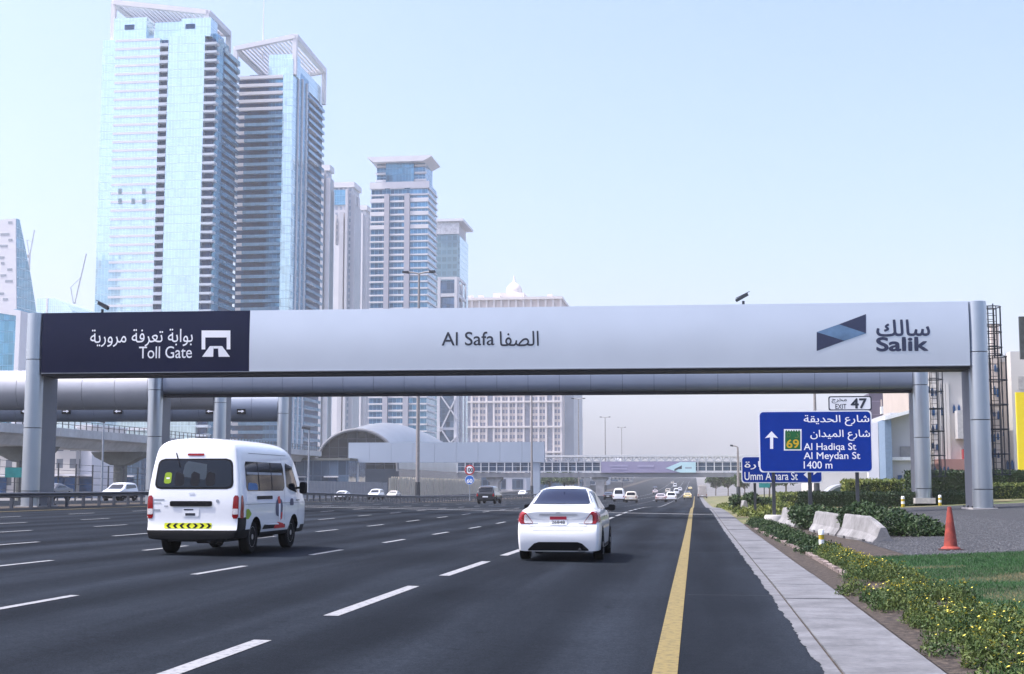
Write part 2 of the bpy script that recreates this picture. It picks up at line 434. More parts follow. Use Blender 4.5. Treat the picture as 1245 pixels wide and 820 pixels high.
for yy, xx0, xx1 in ((19.6, -.12, .98), (33.0, -.1, .99)): sheet('asphalt_seam', xx0, xx1, yy, yy+.035, .003, mat('seam', (.026, .029, .035), .9), road)
sheet('transverse_line', -29.3, .95, 79.6, 80.15, .010, M_markf, road)
sheet('transverse_line', -29.3, -5, 84.2, 84.5, .010, M_markf, road)

# concrete edge strip: ragged gutter edge over the asphalt, then separate slabs
pave = sheet('pavement', 1.14, 1.98, -10, 400, -.004, M_soil)
b = MB(); P = []
y = 4.0
while y < 110:
    P.append((1.0 + random.uniform(-.012, .012) + .010*math.sin(y*1.7) + .008*math.sin(y*5.3), y)); y += .07 if y < 40 else .4
b.add([(x, y, surf(x, y)+.007) for x, y in P] + [(1.135, y, surf(1.135, y)+.007) for x, y in P], [(i, len(P)+i, len(P)+i+1, i+1) for i in range(len(P)-1)])
b.build('gutter_edge', M_slab, pave)
y = 2.6
while y < 116:
    dz = random.uniform(-.006, .006)
    s = (surf(1.5, y+2.73)-surf(1.5, y))/2.73
    zc = surf(1.5, y+1.37)
    o = piece('slab', M_slab, pave, 1.16, 1.955, y, y+2.71, zc-.09, zc+.012+dz)
    o.rotation_euler.x = math.atan(s)
    y += 2.745
sheet('far_slab_run', 1.16, 1.955, 116, 400, .012, M_slab, pave)

sheet('soil_strip', 1.98, 4.3, -10, 60, .004, M_soil)
sheet('verge', 1.98, 60, 60, 400, .004, mat('verge_turf', (.055, .095, .03), .95, col2=(.17, .15, .08), vs=.6, bump=.5))
sheet('lawn', 3.25, 40, 2, 29.6, .010, M_lawn)
sheet('gravel_yard', 4.3, 60, 29.6, 79.5, .010, M_gravel)

# loose stones scattered on the gravel
def scatter_stones(n, x0, x1, y0, y1, smin, smax, name, m, zoff=.012):
    base = np.array([(-1,-1,-.6),(1,-.8,-.6),(.9,1,-.6),(-.8,.9,-.6),(-.7,-.6,.5),(.7,-.6,.6),(.6,.7,.45),(-.6,.6,.6)])
    fcs = [(0,3,2,1),(4,5,6,7),(0,1,5,4),(1,2,6,5),(2,3,7,6),(3,0,4,7)]
    xs = rng.uniform(x0, x1, n); ys = y0 + (y1-y0)*rng.uniform(0, 1, n)**1.4
    V = []; Fc = []
    for i in range(n):
        a = rng.uniform(0, 6.28); s = rng.uniform(smin, smax); c_, s_ = math.cos(a)*s, math.sin(a)*s
        z = surf(xs[i], ys[i]) + zoff; k = len(V)
        V += [(xs[i]+p[0]*c_-p[1]*s_, ys[i]+p[0]*s_+p[1]*c_, z+p[2]*s*.6) for p in base]
        Fc += [tuple(k+j for j in f) for f in fcs]
    bb = MB(); bb.v = V; bb.f = Fc
    return tag(bb.build(name, m), kind='stuff')
st = scatter_stones(7000, 4.3, 11.0, 29.6, 60, .012, .032, 'gravel_stones', mat('gravel_stone', (.095, .10, .11), .9, vs=30, var=.5))
tag(st, 'loose dark grey gravel spread around the toll gate column', 'gravel')

# brick edging beside the soil strip
edg = thing('garden_edging', 'low broken brick edging between soil strip and flower bed', 'edging', (2.45, 24, surf(2.45, 24)))
M_brick = mat('edging_brick', (.22, .18, .165), .9, vs=9, var=.3, bump=.4)
y = 24.0
while y < 52:
    x = 2.45 - .28*max(0, (y-33)/19) ; z = surf(x, y)
    o = piece('brick', M_brick, edg, x-.05, x+.05, y, y+.31, z-.05, z+.055+random.uniform(-.01, .012))
    o.rotation_euler = (random.uniform(-.05, .05), random.uniform(-.08, .08), random.uniform(-.06, .06))
    y += .335

# ------------------------------------------------------------------ foliage helpers (many leaf-sized faces)
def leaf_mesh(name, P, size, mat_, up=.35, parent=None, ratio=.5):
    """P: (n,3) world positions; each gets one bent leaf of two quads-halves with a random direction"""
    n = len(P); d = rng.normal(size=(n, 3)); d[:, 2] += up; d /= np.linalg.norm(d, axis=1)[:, None]
    t = rng.normal(size=(n, 3)); t -= (t*d).sum(1)[:, None]*d; t /= np.linalg.norm(t, axis=1)[:, None]
    L = rng.uniform(size[0], size[1], n)[:, None]; W = L*ratio
    nn = np.cross(d, t)
    V = np.stack([P, P + d*L*.5 + t*W*.5 + nn*L*.08, P + d*L, P + d*L*.5 - t*W*.5 + nn*L*.08], 1).reshape(-1, 3)
    if parent is not None:
        M = np.array(WM[parent].inverted()); V = V @ M[:3, :3].T + M[:3, 3]
    me = bpy.data.meshes.new(name); me.vertices.add(len(V)); me.vertices.foreach_set('co', V.ravel())
    me.loops.add(4*n); me.loops.foreach_set('vertex_index', np.arange(4*n, dtype=np.int32))
    me.polygons.add(n); me.polygons.foreach_set('loop_start', np.arange(0, 4*n, 4, dtype=np.int32)); me.update(calc_edges=True)
    return mesh_obj(name, me, mat_, parent)
def leaf_mat(name, c1, c2, vs=3.0):
    m = mat(name, c1, .55, col2=c2, vs=vs, detail=3, c2at=(.38, .62))
    b = m.node_tree.nodes['Principled BSDF']; b.inputs['Subsurface Weight'].default_value = 0
    return m
M_bedleaf = leaf_mat('bed_leaf', (.105, .140, .034), (.030, .066, .018), 4)
M_hedge = leaf_mat('hedge_leaf', (.032, .062, .020), (.014, .034, .012), 2)
M_hedgey = leaf_mat('golden_hedge_leaf', (.17, .19, .035), (.07, .11, .025), 1.2)
M_bush = leaf_mat('bush_leaf', (.038, .072, .02), (.016, .038, .013), 2.5)
M_treeleaf = leaf_mat('tree_leaf', (.075, .12, .045), (.04, .075, .028), .8)
M_petal = mat('yellow_petal', (.78, .66, .10), .6, var=.2, vs=9)
M_bark = mat('bark', (.14, .11, .085), .9, vs=8, bump=.5)
M_blade = leaf_mat('grass_blade', (.027, .092, .021), (.014, .056, .013), 3)
M_bladed = leaf_mat('dry_grass_blade', (.24, .19, .10), (.14, .115, .05), 4)

# flowering ground cover beside the concrete edge
def bed_points(n, y0, y1, xa, xb, hgt):
    out = []
    nc = int((y1-y0)*5.2)
    cy = y0 + (y1-y0)*rng.uniform(0, 1, nc); cx = np.array([rng.uniform(xa(t), xb(t)) for t in cy])
    r = rng.uniform(.16, .36, nc); h = hgt*rng.uniform(.55, 1.25, nc)
    k = rng.integers(0, nc, n)
    u = rng.normal(size=(n, 3)); u /= np.linalg.norm(u, axis=1)[:, None]
    rad = rng.uniform(.35, 1.0, n)[:, None]**.6
    P = u*rad*np.stack([r[k], r[k], h[k]], 1); P[:, 2] = np.abs(P[:, 2])
    P[:, 0] += cx[k]; P[:, 1] += cy[k]
    P[:, 2] += np.array([surf(a, b_) for a, b_ in P[:, :2]])
    return P, cx, cy, r, h
xa = lambda t: interp(t, [(8, 2.08), (14, 2.08), (20.5, 2.08), (22.5, 2.45), (24, 2.72), (32, 2.7)])
xb = lambda t: interp(t, [(8, 3.4), (16, 3.35), (21, 3.12), (26, 2.98), (32, 2.85)])
Pb, bx_, by_, br_, bh_ = bed_points(135000, 8.0, 31.5, xa, xb, .23)
o = leaf_mesh('ground_cover', Pb, (.020, .055), M_bedleaf, .8, ratio=.34)
tag(o, 'low leafy green ground cover with yellow flowers beside the concrete strip', 'ground cover', kind='stuff')
# flowers: five-petal discs on the tops of the clumps
fb = MB()
nf = 1700
k = rng.integers(0, len(bx_), nf)
for i in range(nf):
    j = k[i]; a = rng.uniform(0, 6.28); q = rng.uniform(0, .95)
    x = bx_[j]+br_[j]*q*math.cos(a); y = by_[j]+br_[j]*q*math.sin(a); z = surf(x, y)+bh_[j]*math.sqrt(1-q*q*.8)+rng.uniform(.0, .06)
    s = rng.uniform(.008, .017); tx, ty = rng.uniform(-.7, .7), rng.uniform(-.9, .3); n0 = len(fb.v)
    fb.v.append((x, y, z))
    for p in range(8):
        t = p*math.pi/4; rr = s*(1.0 if p % 2 == 0 else .62); dx, dy = rr*math.cos(t), rr*math.sin(t)
        fb.v.append((x+dx, y+dy, z+dx*tx+dy*ty+.004))
    fb.f += [(n0, n0+1+p, n0+1+(p+1) % 8) for p in range(8)]
tag(fb.build('yellow_flowers', M_petal), 'small yellow blossoms dotted over the roadside ground cover', 'flowers', kind='stuff')
# lower green creeper further along, up to the barriers
Pc, *_ = bed_points(26000, 31, 62, lambda t: 2.5 - .3*max(0, (t-33)/25), lambda t: 3.1, .20)
tag(leaf_mesh('creeping_plants', Pc, (.04, .09), M_bush, .6), 'dark green creeping plants along the brick edging toward the barriers', 'ground cover', kind='stuff')
Pd, *_ = bed_points(16000, 64, 150, lambda t: 2.2, lambda t: 6.5, .32)
tag(leaf_mesh('distant_ground_cover', Pd, (.10, .22), M_hedgey, .6), 'yellow green ground cover by the road beyond the blue signs', 'ground cover', kind='stuff')

# mown grass
def blades(n, x0, x1, y0, y1, keep, h, name, m, label):
    xs = rng.uniform(x0, x1, n*2); ys = rng.uniform(y0, y1, n*2)
    sel = np.array([keep(a, b_) for a, b_ in zip(xs, ys)]); xs = xs[sel][:n]; ys = ys[sel][:n]; n = len(xs)
    z = np.array([surf(a, b_) for a, b_ in zip(xs, ys)]) + .008
    P = np.stack([xs, ys, z], 1)
    return tag(leaf_mesh(name, P, h, m, 2.2, ratio=.14), label, 'grass', kind='stuff')
def dry(x, y):
    a = math.exp(-((y-21.8-.25*(x-4))/.75)**2)*(1 if x > 3.9 else .4) + .9*math.exp(-((y-18.6-.2*(x-4))/.7)**2)*(1 if x > 3.6 and x < 5.2 else .0) + .6*math.exp(-((y-25.2)/.4)**2)*(x < 4.6)
    return a*(.75+.5*math.sin(x*3.1+y*1.3)*math.sin(x*1.7-y*2.2))
blades(80000, 3.3, 9.5, 13, 29.6, lambda x, y: dry(x, y) < random.uniform(.12, .5), (.03, .06), 'lawn_grass', M_blade, 'short green lawn grass between the flower bed and the gravel')
blades(34000, 3.3, 9.5, 13, 29.6, lambda x, y: dry(x, y) > random.uniform(.15, .5), (.02, .045), 'dry_grass', M_bladed, 'dry straw coloured patches in the roadside lawn')

def hedge(x0, x1, y0, y1, h, m, label, n, leaf=(.07, .14), group=None):
    z0 = surf((x0+x1)/2, (y0+y1)/2)
    r = thing('hedge', label, 'hedge', ((x0+x1)/2, (y0+y1)/2, z0), group=group)
    A = [(y1-y0)*h, (x1-x0)*h, (x1-x0)*(y1-y0), (x1-x0)*h]; A = np.array(A)/sum(A)
    f = rng.choice(4, n, p=A); u = rng.uniform(0, 1, n); v = rng.uniform(0, 1, n); d = rng.uniform(-.10, .03, n)
    P = np.zeros((n, 3))
    for i in range(n):
        if f[i] == 0: P[i] = (x0-d[i], y0+(y1-y0)*u[i], h*v[i])
        elif f[i] == 1: P[i] = (x0+(x1-x0)*u[i], y0-d[i], h*v[i])
        elif f[i] == 2: P[i] = (x0+(x1-x0)*u[i], y0+(y1-y0)*v[i], h+d[i]+.07*math.sin(u[i]*40)*math.sin(v[i]*9))
        else: P[i] = (x0+(x1-x0)*u[i], y1+d[i], h*v[i])
    P[:, 2] += z0
    leaf_mesh('foliage', P, leaf, m, .3, r)
    MB().box(x0+.12, x1-.12, y0+.12, y1-.12, z0, z0+h-.10).build('twigs', mat('hedge_twigs', (.025, .04, .015), .95, bump=.6), r)
    return r
def bush(name, c, blobs, n, leaf, m, label, cat='bush', group=None):
    r = thing(name, label, cat, c, group=group)
    w = np.array([a[3]*a[4]*a[5] for a in blobs])**.66; w /= w.sum(); k = rng.choice(len(blobs), n, p=w)
    u = rng.normal(size=(n, 3)); u /= np.linalg.norm(u, axis=1)[:, None]; u *= (rng.uniform(.2, 1, n)**.45)[:, None]
    B = np.array(blobs); P = B[k, :3] + u*B[k, 3:6] + np.array(c)
    P = P[P[:, 2] > c[2]-.05]
    leaf_mesh('foliage', P, leaf, m, .3, r)
    bb = MB()
    for q in blobs: bb.cyl((c[0]+q[0]*.4, c[1]+q[1]*.4, c[2]-.05), (c[0]+q[0], c[1]+q[1], c[2]+q[2]), .025, .012, 6)
    bb.build('stem', M_bark, r)
    return r
def tree(loc, h, cr, label, n=4500, group=None, leaf=(.35, .7), m=None):
    r = thing('tree', label, 'tree', loc, group=group)
    x, y, z = loc; bb = MB(); th = h*.42
    bb.cyl((x, y, z-.2), (x+.1, y, z+th), h*.028, h*.018, 9)
    bl = []
    for i in range(9):
        a = i*2.4 + random.random(); q = cr*random.uniform(.25, .75); zz = th + (h-th)*random.uniform(.2, .85)
        tip = (x+q*math.cos(a), y+q*math.sin(a), z+zz); bb.cyl((x+.05, y, z+th*random.uniform(.75, 1)), tip, h*.010, h*.004, 6)
        bl.append((tip[0], tip[1], tip[2], cr*random.uniform(.3, .55), cr*random.uniform(.3, .55), (h-th)*random.uniform(.16, .3)))
    bb.build('trunk', M_bark, r)
    B = np.array(bl); k = rng.integers(0, len(bl), n); u = rng.normal(size=(n, 3)); u /= np.linalg.norm(u, axis=1)[:, None]
    u *= (rng.uniform(.15, 1, n)**.5)[:, None]
    leaf_mesh('crown', B[k, :3] + u*B[k, 3:6], leaf, m or M_treeleaf, .2, r)
    return r

# ------------------------------------------------------------------ toll gates
def capsule(w, d, n=10):
    """plan of a gate column: rounded front and back, flat sides (local u, v)"""
    r = w/2; P = []
    for i in range(n+1):
        a = math.pi + math.pi*i/n; P.append((r*math.cos(a), -(d/2-r) + r*math.sin(a)))
    for i in range(n+1):
        a = math.pi*i/n; P.append((r*math.cos(a), (d/2-r) + r*math.sin(a)))
    return P
class Frame:
    def __init__(s, root): s.M = WM[root]
    def __call__(s, u, v, z): return s.M @ Vector((u, v, z))
def column(root, u, zb, zt, w, d, joints, front=-1):
    """parts: rounded front shell in segments with recessed joints, darker flat-sided rear box"""
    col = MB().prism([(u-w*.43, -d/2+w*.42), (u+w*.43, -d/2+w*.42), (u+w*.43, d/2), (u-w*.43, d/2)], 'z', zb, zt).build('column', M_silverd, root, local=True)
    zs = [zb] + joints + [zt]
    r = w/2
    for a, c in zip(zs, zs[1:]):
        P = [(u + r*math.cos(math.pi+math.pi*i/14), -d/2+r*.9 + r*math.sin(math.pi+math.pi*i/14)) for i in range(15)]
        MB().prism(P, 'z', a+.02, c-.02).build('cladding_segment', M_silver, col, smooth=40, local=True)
    b = MB()
    b.box(u-w*.62, u+w*.62, -d/2-.05, d/2+.15, zb-.25, zb+.06)
    b.build('base_plate', M_conc, col, local=True)
    bb = MB()
    for su in (-1, 1):
        for sv in (-.3, .1, .5): bb.cyl((u+su*w*.53, sv*d, zb+.06), (u+su*w*.53, sv*d, zb+.15), .035, n=6)
    bb.build('anchor_bolt', M_dark, col, local=True)
    return col
def ladder(root, u, v, z0, z1, r, zh, tilt=0):
    lad = MB()
    for s in (-.2, .2): lad.bar((u+s, v, z0-.5), (u+s, v, z1), .05, .05)
    z = z0-.4
    while z < z1: lad.cyl((u-.2, v, z), (u+.2, v, z), .015, n=6); z += .3
    L = lad.build('ladder', M_dark, root, local=True)
    for i, z in enumerate(zh):
        pts = [(u+r*math.cos(2*math.pi*k/20), v+r*math.sin(2*math.pi*k/20), z) for k in range(20)]
        MB().tube(pts, .028, 6, True).build('cage_hoop', M_dark, L, smooth=60, local=True)
    for k in range(9):
        a = 2*math.pi*(k+.3)/9
        MB().bar((u+r*math.cos(a), v+r*math.sin(a), zh[-1]), (u+r*math.cos(a), v+r*math.sin(a), zh[0]), .035, .018).build('cage_bar', M_dark, L, local=True)
def gate_root(name, label, pl, yl, pr, yr, zref):
    """pl, pr: column pixels; yl, yr: their distance along the road"""
    A = atY(pl[0], pl[1], yl); B = atY(pr[0], pr[1], yr)
    mid = (A+B)/2; rz = math.atan2(B.y-A.y, B.x-A.x)
    r = thing(name, label, 'toll gate', (mid.x, mid.y, zref), rz)
    return r, (Vector((B.x-A.x, B.y-A.y, 0))).length/2, rz

# --- the near gate with the big sign beam
g1, hw1, rz1 = gate_root('toll_gate', 'large silver toll gate with navy sign panel spanning the near carriageway', (48.5, 500), 68.6, (1187, 500), 70.0, 0)
zbl, zbr = surf(-34, 68.5), surf(13.7, 70)
W1, D1 = .93, 2.3
pl1 = Plane(Frame(g1)(-hw1, -1.12, 0), Vector((math.cos(rz1), math.sin(rz1), 0)))
ZB, ZT = 7.2, 10.28
for s, zb, js in ((-1, zbl, [1.2, 4.4, 7.9]), (1, zbr, [1.3, 4.6, 7.85])):
    column(g1, s*hw1, zb, ZT+.03, W1, D1, js)
uL, uR = -hw1+W1/2, hw1-W1/2+.02
# beam: convex front, flat back
def beam_prof(v0, v1, z0, z1, bulge=.05, n=20):
    P = [(v0 - bulge*math.sin(math.pi*i/n), z0+(z1-z0)*i/n) for i in range(n+1)]
    return P + [(v1, z1), (v1, z0)]
usplit = pl1.uz(303, 415)[0]-hw1
bm = MB().prism(beam_prof(-1.05, .95, ZB, ZT), 'x', usplit+.004, uR-.47*0).build('beam', M_beam, g1, smooth=25, local=True)
nb = MB().prism(beam_prof(-1.05, .95, ZB, ZT), 'x', uL, usplit-.004).build('navy_panel', M_navy, g1, smooth=25, local=True)
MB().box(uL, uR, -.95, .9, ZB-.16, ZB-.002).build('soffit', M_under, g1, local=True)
MB().box(uL, uR, -1.10, -1.0, ZB-.04, ZB-.003).build('drip_edge', mat('drip_edge', (.25, .27, .3), .4, metal=.5), g1, local=True)
OFF = lambda z: -.07 + .05*math.sin(math.pi*max(0, min(1, (z-ZB)/(ZT-ZB)))) + .014
def t1(s, box, m, bold=0.0, ar=False, parent=None): return pl1.text(s, box, m, parent or bm, OFF, bold, ar=ar)
t1('بوابة تعرفة مرورية', (110, 401, 234, 421), M_ink, .003, True, nb)
t1('Toll Gate', (169, 421.5, 233, 435.5), M_ink, .004, False, nb)
t1('Al Safa', (537, 404, 601, 420), M_inkd, .006)
t1('الصفا', (607.5, 403, 655, 421), M_inkd, .006, True)
t1('سالك', (1065, 389, 1131, 409), M_logo_d, .018, True)
t1('Salik', (1065, 410, 1129, 427), M_logo_d, .03)
def p1(pix, m, parent, off=0.0, name='emblem'): return pl1.poly(pix, m, parent, (lambda z: OFF(z)+off), name)
# gate pictogram
p1([(245, 402), (280, 402), (280, 425), (275.5, 425), (275.5, 410.5), (249.5, 410.5), (249.5, 425), (245, 425)], M_ink, nb)
p1([(255, 421), (259.6, 421), (259, 434), (245.5, 434)], M_ink, nb)
p1([(265, 421), (270, 421), (279.5, 434), (265.6, 434)], M_ink, nb)
p1([(259.6, 421), (265, 421), (264.9, 424), (259.7, 424)], M_ink, nb)
# folded ribbon emblem
p1([(993, 404), (1027, 414.5), (993, 427)], M_logo_d, bm)
p1([(993, 404), (1020, 394.5), (1053, 405.5), (1027, 414.5)], M_logo_l, bm, .004)
p1([(1020, 394.5), (1053, 382), (1053, 405.5)], M_logo_d, bm)
# back-of-beam stiffeners and walkway rail hidden from the front
ladder(g1, hw1+1.08, .75, 2.4, ZT-.1, .60, [2.0, 3.0, 4.2, 5.4, 6.6, 7.75])
ladder(g1, hw1+.92, .70, 8.2, ZT+.1, .56, [7.85, 8.2, 8.95, 9.3, 10.2])
# cameras on the beam
def beam_camera(gate, u, label, flip, zt):
    p = Frame(gate)(u, .2, zt)
    r = thing('traffic_camera', label, 'camera', p, WM[gate].to_euler().z, group=None)
    b = MB(); b.box(-.12, .12, -.12, .12, 0, .03).cyl((0, 0, 0), (0, 0, .32), .07, n=10).build('mount', M_dark, r, smooth=40, local=True)
    f = flip; b = MB()
    b.bar((-.22*f, 0, .66), (.34*f, -.1, .34), .16, .16); b.bar((-.30*f, 0, .79), (.36*f, -.1, .46), .22, .03)
    b.build('housing', M_dark, r, local=True)
    MB().cyl((.33*f, -.1, .345), (.37*f, -.107, .322), .06, n=12).build('lens', M_black, r, local=True)
    return r
beam_camera(g1, pl1.uz(112, 380)[0]-hw1, 'small dark camera on the navy left end of the toll gate beam', 1, ZT)
beam_camera(g1, pl1.uz(906, 372)[0]-hw1, 'small dark camera on the silver right half of the toll gate beam', -1, ZT)

# --- second portal behind it: slim round tube of panels
g2, hw2, rz2 = gate_root('toll_gate', 'second slim grey tube portal standing just behind the lettered toll gate', (193, 500), 81.5, (1117.5, 500), 83.0, 0)
for s, js in ((-1, [1.2, 4.4, 7.2]), (1, [1.3, 4.2, 7.2])):
    column(g2, s*hw2, surf(s*25, 82), 8.32, .90, 2.0, js)
M_tube = mat('tube_cladding', (.25, .285, .35), .48, metal=.45, vs=.5, var=.05)
def tube_beam(root, u0, u1, zc, rz_, rv, m, pan, name='cladding_panel', n=18, sq=1.0, gap=.014):
    pw_ = lambda q: math.copysign(abs(q)**sq, q)
    P = [(rv*pw_(math.cos(2*math.pi*i/n)), zc + rz_*pw_(math.sin(2*math.pi*i/n))) for i in range(n)]
    Pin = [(p*.97, zc+(q-zc)*.97) for p, q in P]
    core = MB().prism(Pin, 'x', u0, u1).build('beam_core', M_under, root, local=True)
    k = max(1, round((u1-u0)/pan)); w = (u1-u0)/k
    me = MB().prism([(p, q-zc) for p, q in P], 'x', -w/2+gap, w/2-gap).mesh(name); shade(me, 45); me.materials.append(m)
    for i in range(k):
        o = bpy.data.objects.new(name, me); COL.objects.link(o); o.parent = core; o.location = (u0+w*(i+.5), 0, zc); WM[o] = WM[core] @ Matrix.Translation(o.location)
tube_beam(g2, -hw2+.45, hw2-.44, 7.62, .66, .75, M_tube, 1.84, n=40, sq=.55, gap=.010)
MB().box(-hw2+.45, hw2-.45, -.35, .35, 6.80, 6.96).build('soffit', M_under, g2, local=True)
ladder(g2, hw2+.95, .6, 2.4, 8.2, .56, [2.0, 3.2, 4.6, 5.9, 6.9, 7.6, 8.3])

# --- gates over the opposite carriageway, seen from behind
M_back = mat('brushed_back_cladding', (.48, .48, .495), .42, metal=.55, vs=.35, var=.08)
g3, hw3, _ = gate_root('toll_gate', 'pale rounded back of toll gate over the opposite lanes, nearer one', (-560, 500), 97.0, (270, 500), 101.0, 0)
column(g3, hw3, surf(-36, 100), 9.8, .95, 2.1, [1.3, 4.4, 7.6])
column(g3, -hw3, surf(-80, 97), 9.8, .95, 2.1, [1.3, 4.4, 7.6])
tube_beam(g3, -hw3+.45, hw3-.42, 8.62, 1.5, 1.1, M_back, 2.45, n=28)
g4, hw4, _ = gate_root('toll_gate', 'grey toll gate with black lane signals over opposite lanes, farther one', (-450, 500), 112.0, (346, 500), 117.0, 0)
column(g4, hw4, surf(-36, 115), 9.6, .95, 2.1, [1.3, 4.4, 7.6])
column(g4, -hw4, surf(-80, 112), 9.6, .95, 2.1, [1.3, 4.4, 7.6])
tube_beam(g4, -hw4+.45, hw4-.42, 8.2, 1.25, .9, M_tube, 2.3, n=24)
pl4 = Plane(Frame(g4)(-hw4, -.98, 0), Vector((math.cos(WM[g4].to_euler().z), math.sin(WM[g4].to_euler().z), 0)))
def lane_signal(px, arrow):
    u, z = pl4.uz(px, 500.5); o = pl4.pt(u, z)
    r = MB(); P = [pl4.pt(u+a, z+c) for a, c in ((-.36, -.21), (.36, -.21), (.36, .21), (-.36, .21))]; Q = [p - pl4.N*.5 for p in P]
    r.add(P+Q, [(0,1,2,3),(7,6,5,4),(0,4,5,1),(1,5,6,2),(2,6,7,3),(3,7,4,0)])
    s = r.build('lane_signal', M_black, g4)
    d = 1 if arrow else -1
    q = MB(); q.add([pl4.pt(u+x*d, z+y_, .01) for x, y_ in ((-.28, .02), (-.05, .15), (-.05, .06), (.26, .06), (.26, -.03), (-.05, -.03), (-.05, -.12))], [(0,1,2,3,4,5,6)])
    q.build('arrow', M_ink, s)
for px, a in ((30, 1), (80, 0), (143, 1), (255, 1), (293, 0)): lane_signal(px, a)

# ------------------------------------------------------------------ road signs
def road_sign(name, label, pixbox, Y, posts, colour=M_blue, rad=.16):
    A = atY(pixbox[0], pixbox[1], Y); B = atY(pixbox[2], pixbox[3], Y)
    base = Vector(((A.x+B.x)/2, Y, surf((A.x+B.x)/2, Y)))
    r = thing(name, label, 'road sign', base)
    pl = Plane((A.x, Y, 0), (1, 0, 0)); w = B.x-A.x; h = A.z-B.z
    def rr(inset, y0, y1, m, nm, par):
        P = [(A.x+p, B.z+q) for p, q in rrect(inset, inset, w-inset, h-inset, rad)]
        return MB().prism(P, 'y', y0, y1).build(nm, m, par)
    bd = rr(0, Y-.02, Y+.04, M_signw, 'board', r)
    rr(.05, Y-.026, Y-.0205, colour, 'face', bd)
    for px in posts:
        X = atY(px, 600, Y).x; zb = surf(X, Y)
        MB().box(X-.07, X+.07, Y+.045, Y+.19, zb-.1, A.z-.05).build('post', M_dark, r)
    return r, bd, pl
s1, bd1, ps1 = road_sign('road_sign', 'big blue direction sign with exit plate and dark posts before the gate', (922, 500, 1061.5, 574.5), 60.5, (941, 985, 1043))
S = lambda s, box, ar=False, bold=.008, m=M_ink, pl=ps1, bd=bd1: pl.text(s, box, m, bd, .038 if m is not M_ink else .032, bold, ar=ar)
S('شارع الحديقة', (977, 505, 1057, 518), True); S('شارع الميدان', (985, 523, 1058, 536), True)
S('Al Hadiqa St', (977, 539, 1041, 550)); S('Al Meydan St', (977, 550, 1046, 561)); S('1400 m', (977, 561, 1012, 570))
arrow = [(938, 524.5), (946, 533), (940, 532), (940, 546), (936.2, 546), (936.2, 532), (930, 533)]
ps1.poly(arrow[::-1], M_ink, bd1, .032, 'arrow')
ps1.poly([(953, 522), (974.5, 522), (974.5, 548), (953, 548)][::-1], M_ink, bd1, .030, 'route_badge')
zig = [(954.5, 546.5), (973, 546.5), (973, 525)] + [(973-1.55*i, 525 if i % 2 == 0 else 522.8) for i in range(1, 12)] + [(954.5, 525)]
ps1.poly(zig[::-1][::-1], M_green, bd1, .034, 'route_badge')
S('69', (956, 534.5, 971.5, 545), False, .02, M_yell); S('D', (957, 526.5, 961, 532), False, .0, mat('badge_dim', (.12, .2, .05), .5)); S('د', (966, 527, 971, 533), True, .0, MATS['badge_dim'])
# exit plate on top
A = atY(1007, 482, 60.5); B = atY(1060, 499.2, 60.5)
ex = MB().prism([(A.x+p, B.z+q) for p, q in rrect(0, 0, B.x-A.x, A.z-B.z, .09)], 'y', 60.49, 60.53).build('exit_plate', M_inkd, s1)
MB().prism([(A.x+p, B.z+q) for p, q in rrect(.05, .05, B.x-A.x-.05, A.z-B.z-.05, .07)], 'y', 60.484, 60.4895).build('plate_face', M_signw, ex)
ps1.text('47', (1034, 484.5, 1054, 497), M_inkd, ex, .022, .03); ps1.text('EXIT', (1015.5, 491.5, 1029, 497.5), M_inkd, ex, .022, .01)
ps1.text('مخرج', (1011, 484.5, 1029.5, 490.5), M_inkd, ex, .022, .01, ar=True)
# concrete footing under the left post
X = atY(941, 600, 60.5).x
MB().lathe((X, 60.6, surf(X, 60.5)-.05), [(.42, 0), (.42, .30), (.38, .36), (.05, .37)], 18).build('footing', M_conc, s1, smooth=35)

s2, bd2, ps2 = road_sign('road_sign', 'smaller blue street sign partly hidden behind the big direction sign', (901, 555, 1000, 587.5), 76, (918, 986))
ps2.text('عمارة', (905, 561, 948, 571), M_ink, bd2, .032, .008, ar=True)
ps2.text('Umm Amara St', (905, 574, 970, 584), M_ink, bd2, .032, .008)
ps2.poly([(977, 577.5), (982, 573), (982, 582)], M_ink, bd2, .032, 'arrow'); ps2.poly([(989, 578), (994, 574), (989, 573)], M_ink, bd2, .032, 'arrow')

# speed limit sign pair by the median
r = thing('speed_sign', 'round red ringed speed limit sign above a blue minimum disc on the median', 'speed sign', (atY(571, 600, 199).x, 199, surf(-32.4, 199)))
pz = Plane((0, 199, 0), (1, 0, 0)); zc = surf(-32.4, 199)
C1 = atY(571, 571.5, 199); C2 = atY(571, 583.8, 199)
MB().cyl((C1.x, 199.12, zc-.1), (C1.x, 199.12, C1.z+.9), .06, n=8).build('post', M_steel, r)
def disc(c, rad, y0, y1, m, nm, par): return MB().cyl((c.x, y0, c.z), (c.x, y1, c.z), rad, n=28).build(nm, m, par)
d1 = disc(C1, .72, 198.96, 199.04, M_red, 'red_ring', r); disc(C1, .55, 198.945, 198.958, M_ink, 'disc_face', d1)
pz.text('100', (566.8, 569, 575.2, 574.2), M_inkd, d1, .075, .03)
d2 = disc(C2, .68, 198.96, 199.04, M_ink, 'white_ring', r); disc(C2, .62, 198.945, 198.958, mat('disc_blue', (.02, .14, .5), .4), 'disc_face', d2)
pz.text('60', (567.5, 582.5, 574.5, 587.5), M_ink, d2, .075, .03)

